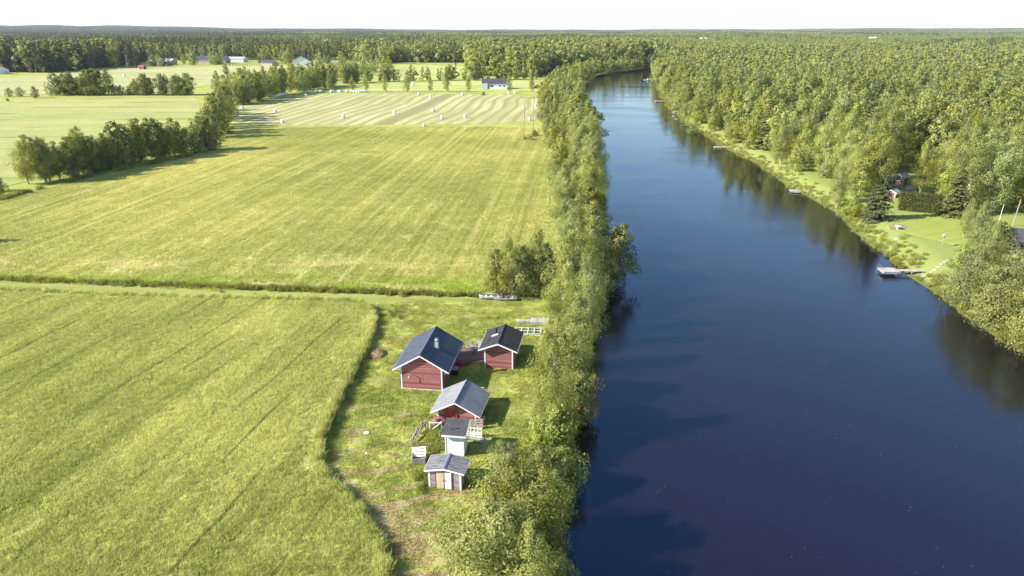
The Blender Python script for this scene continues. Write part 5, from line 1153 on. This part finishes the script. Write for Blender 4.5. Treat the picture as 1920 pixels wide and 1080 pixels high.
# ------------------------------------------------------------------ houses far off
t, r_, d_ = mini_house('farmhouse', 'long white farmhouse with a dark roof and glazed porch beyond the bale field', 'house', 952, 166, 7.5, 15.0, 2.9, 5.6, 1.53, M['far_white'], M['far_roof'], across=True, wins=0, chim=True)
for yy in (2, 4.5, 9, 12): 
    m_ = MB(); m_.box((-3.75-.03, yy, 1.7), (.05, 1.4, 1.3)); f_ = m_.build('window', W_, t); m_ = MB(); m_.box((-3.82, yy, 1.7), (.04, 1.1, 1.0)); m_.build('pane', M['glass'], f_)
m_ = MB(); m_.box((-5.2, 13.4, 1.6), (2.8, 3.8, 3.0)); pr_ = m_.build('glazed_porch', M['pale_roof'], t); m_ = MB(); [m_.box((-6.64, 11.9+i*.75, 1.6), (.06, .1, 2.8)) for i in range(5)]; [m_.box((-6.65, 13.4, z_), (.06, 3.8, .1)) for z_ in (.3, 1.6, 3.0)]; m_.build('frame', W_, pr_)
m_ = MB(); m_.box((-5.0, 5.5, .9), (2.4, 11, .1)); m_.box((-6.2, 5.5, .6), (.08, 11, 1.2)); m_.build('terrace', M['far_white'], t)
mini_house('red_shed', 'small red outbuilding at the riverside trees right of the farmhouse', 'shed', 1020, 164, 2.6, 3.0, 2.6, 3.4, .2, M['red_plain'], M['far_roof'])
m_ = MB(); m_.prism([(-3.2, 0), (3.2, 0), (1.2, 1.5), (0, 2.1), (-1.4, 1.4)], 0, 5); q = P(1008, 166); tag(m_.build('cellar_mound', M['brown_roof'], None, (q[0], q[1], 0)), 'low brown roofed cellar left of the small red outbuilding', 'cellar')
FH = [('village_house', 'leftmost village house, white gables and dark roof', 122, 121, 9, 12, 3.2, 7.5, -.35, 'far_white', 'far_roof'), ('village_house', 'brown roofed two storey village house behind dark spruces', 283, 114, 12, 26, 5, 9.5, 1.4, 'tan', 'brown_roof'),
      ('village_house', 'low village house with a pale metal roof beside the tallest pole', 327, 121.5, 8, 18, 2.6, 4.5, 1.45, 'tan', 'pale_roof'), ('village_house', 'white gabled village house with the long dark wing', 381, 118, 9, 12, 3.5, 7.0, .1, 'far_white', 'far_roof'),
      ('village_house', 'long dark roofed wing house right of the white gabled house', 428, 118.5, 9, 24, 3, 5.5, 1.5, 'tan', 'far_roof'), ('village_house', 'white flat looking house behind the row of little conifers', 461, 116.5, 8, 20, 3.2, 4.2, 1.5, 'far_white', 'pale_roof'),
      ('village_house', 'large white hipped house with dark roof at the right of the village', 566, 124, 12, 14, 3.6, 7.0, .12, 'far_white', 'far_roof'), ('garage', 'small white garage right of the large white house', 627, 124, 5, 6, 2.6, 3.6, .1, 'far_white', 'pale_roof'),
      ('village_house', 'dark low garage roof left of the large white house', 516, 123.5, 7, 9, 2.2, 4.0, 1.2, 'tan', 'far_roof'), ('greenhouse', 'white building deep in the forest behind the village', 623, 92, 9, 14, 7, 12, 1.5, 'far_white', 'pale_roof'),
      ('village_house', 'grey house cut by the left edge of the photo', 6, 139, 7, 9, 2.5, 4.5, 1.0, 'far_white', 'far_roof')]
for nm, lb_, px, py, w_, l_, he, hr, rz, a_, b_ in FH: mini_house(nm, lb_, 'house' if 'house' in nm and 'green' not in nm else ('garage' if nm == 'garage' else 'building'), px, py, w_*1.35, l_*1.35, he*1.25, hr*1.3, rz, M[a_], M[b_], wins=2 if px not in (623,) else 0, group=None)
mini_house('red_hut', 'tiny bright red hut on the field edge before the village spruces', 'hut', 272, 130, 4, 5, 2.6, 3.6, 1.3, M['red_plain'], M['red_plain'])
for px, py, lb_ in ((1485, 82, 'white roofed building far off in the right forest, left one'), (1641, 85, 'white roofed building far off in the right forest, middle one'), (1325, 88, 'white roofed building in the forest beyond the river bend')):
    mini_house('distant_building', lb_, 'building', px, py, 9, 15, 15, 17.5, 1.45, M['far_white'], M['pale_roof'])

# ------------------------------------------------------------------ the air
HZ = bpy.data.materials.new('air'); HZ.use_nodes = True; ht = HZ.node_tree; ht.nodes.clear()
pv = ht.nodes.new('ShaderNodeVolumePrincipled'); pv.inputs['Density'].default_value = 5.0e-5; pv.inputs['Color'].default_value = (.80, .88, 1.0, 1); pv.inputs['Anisotropy'].default_value = 0.0
ho = ht.nodes.new('ShaderNodeOutputMaterial'); ht.links.new(pv.outputs[0], ho.inputs['Volume'])
m_ = MB(); m_.box((0, 0, 42), (64000, 64000, 100)); tag(m_.build('haze', HZ), kind='stuff')
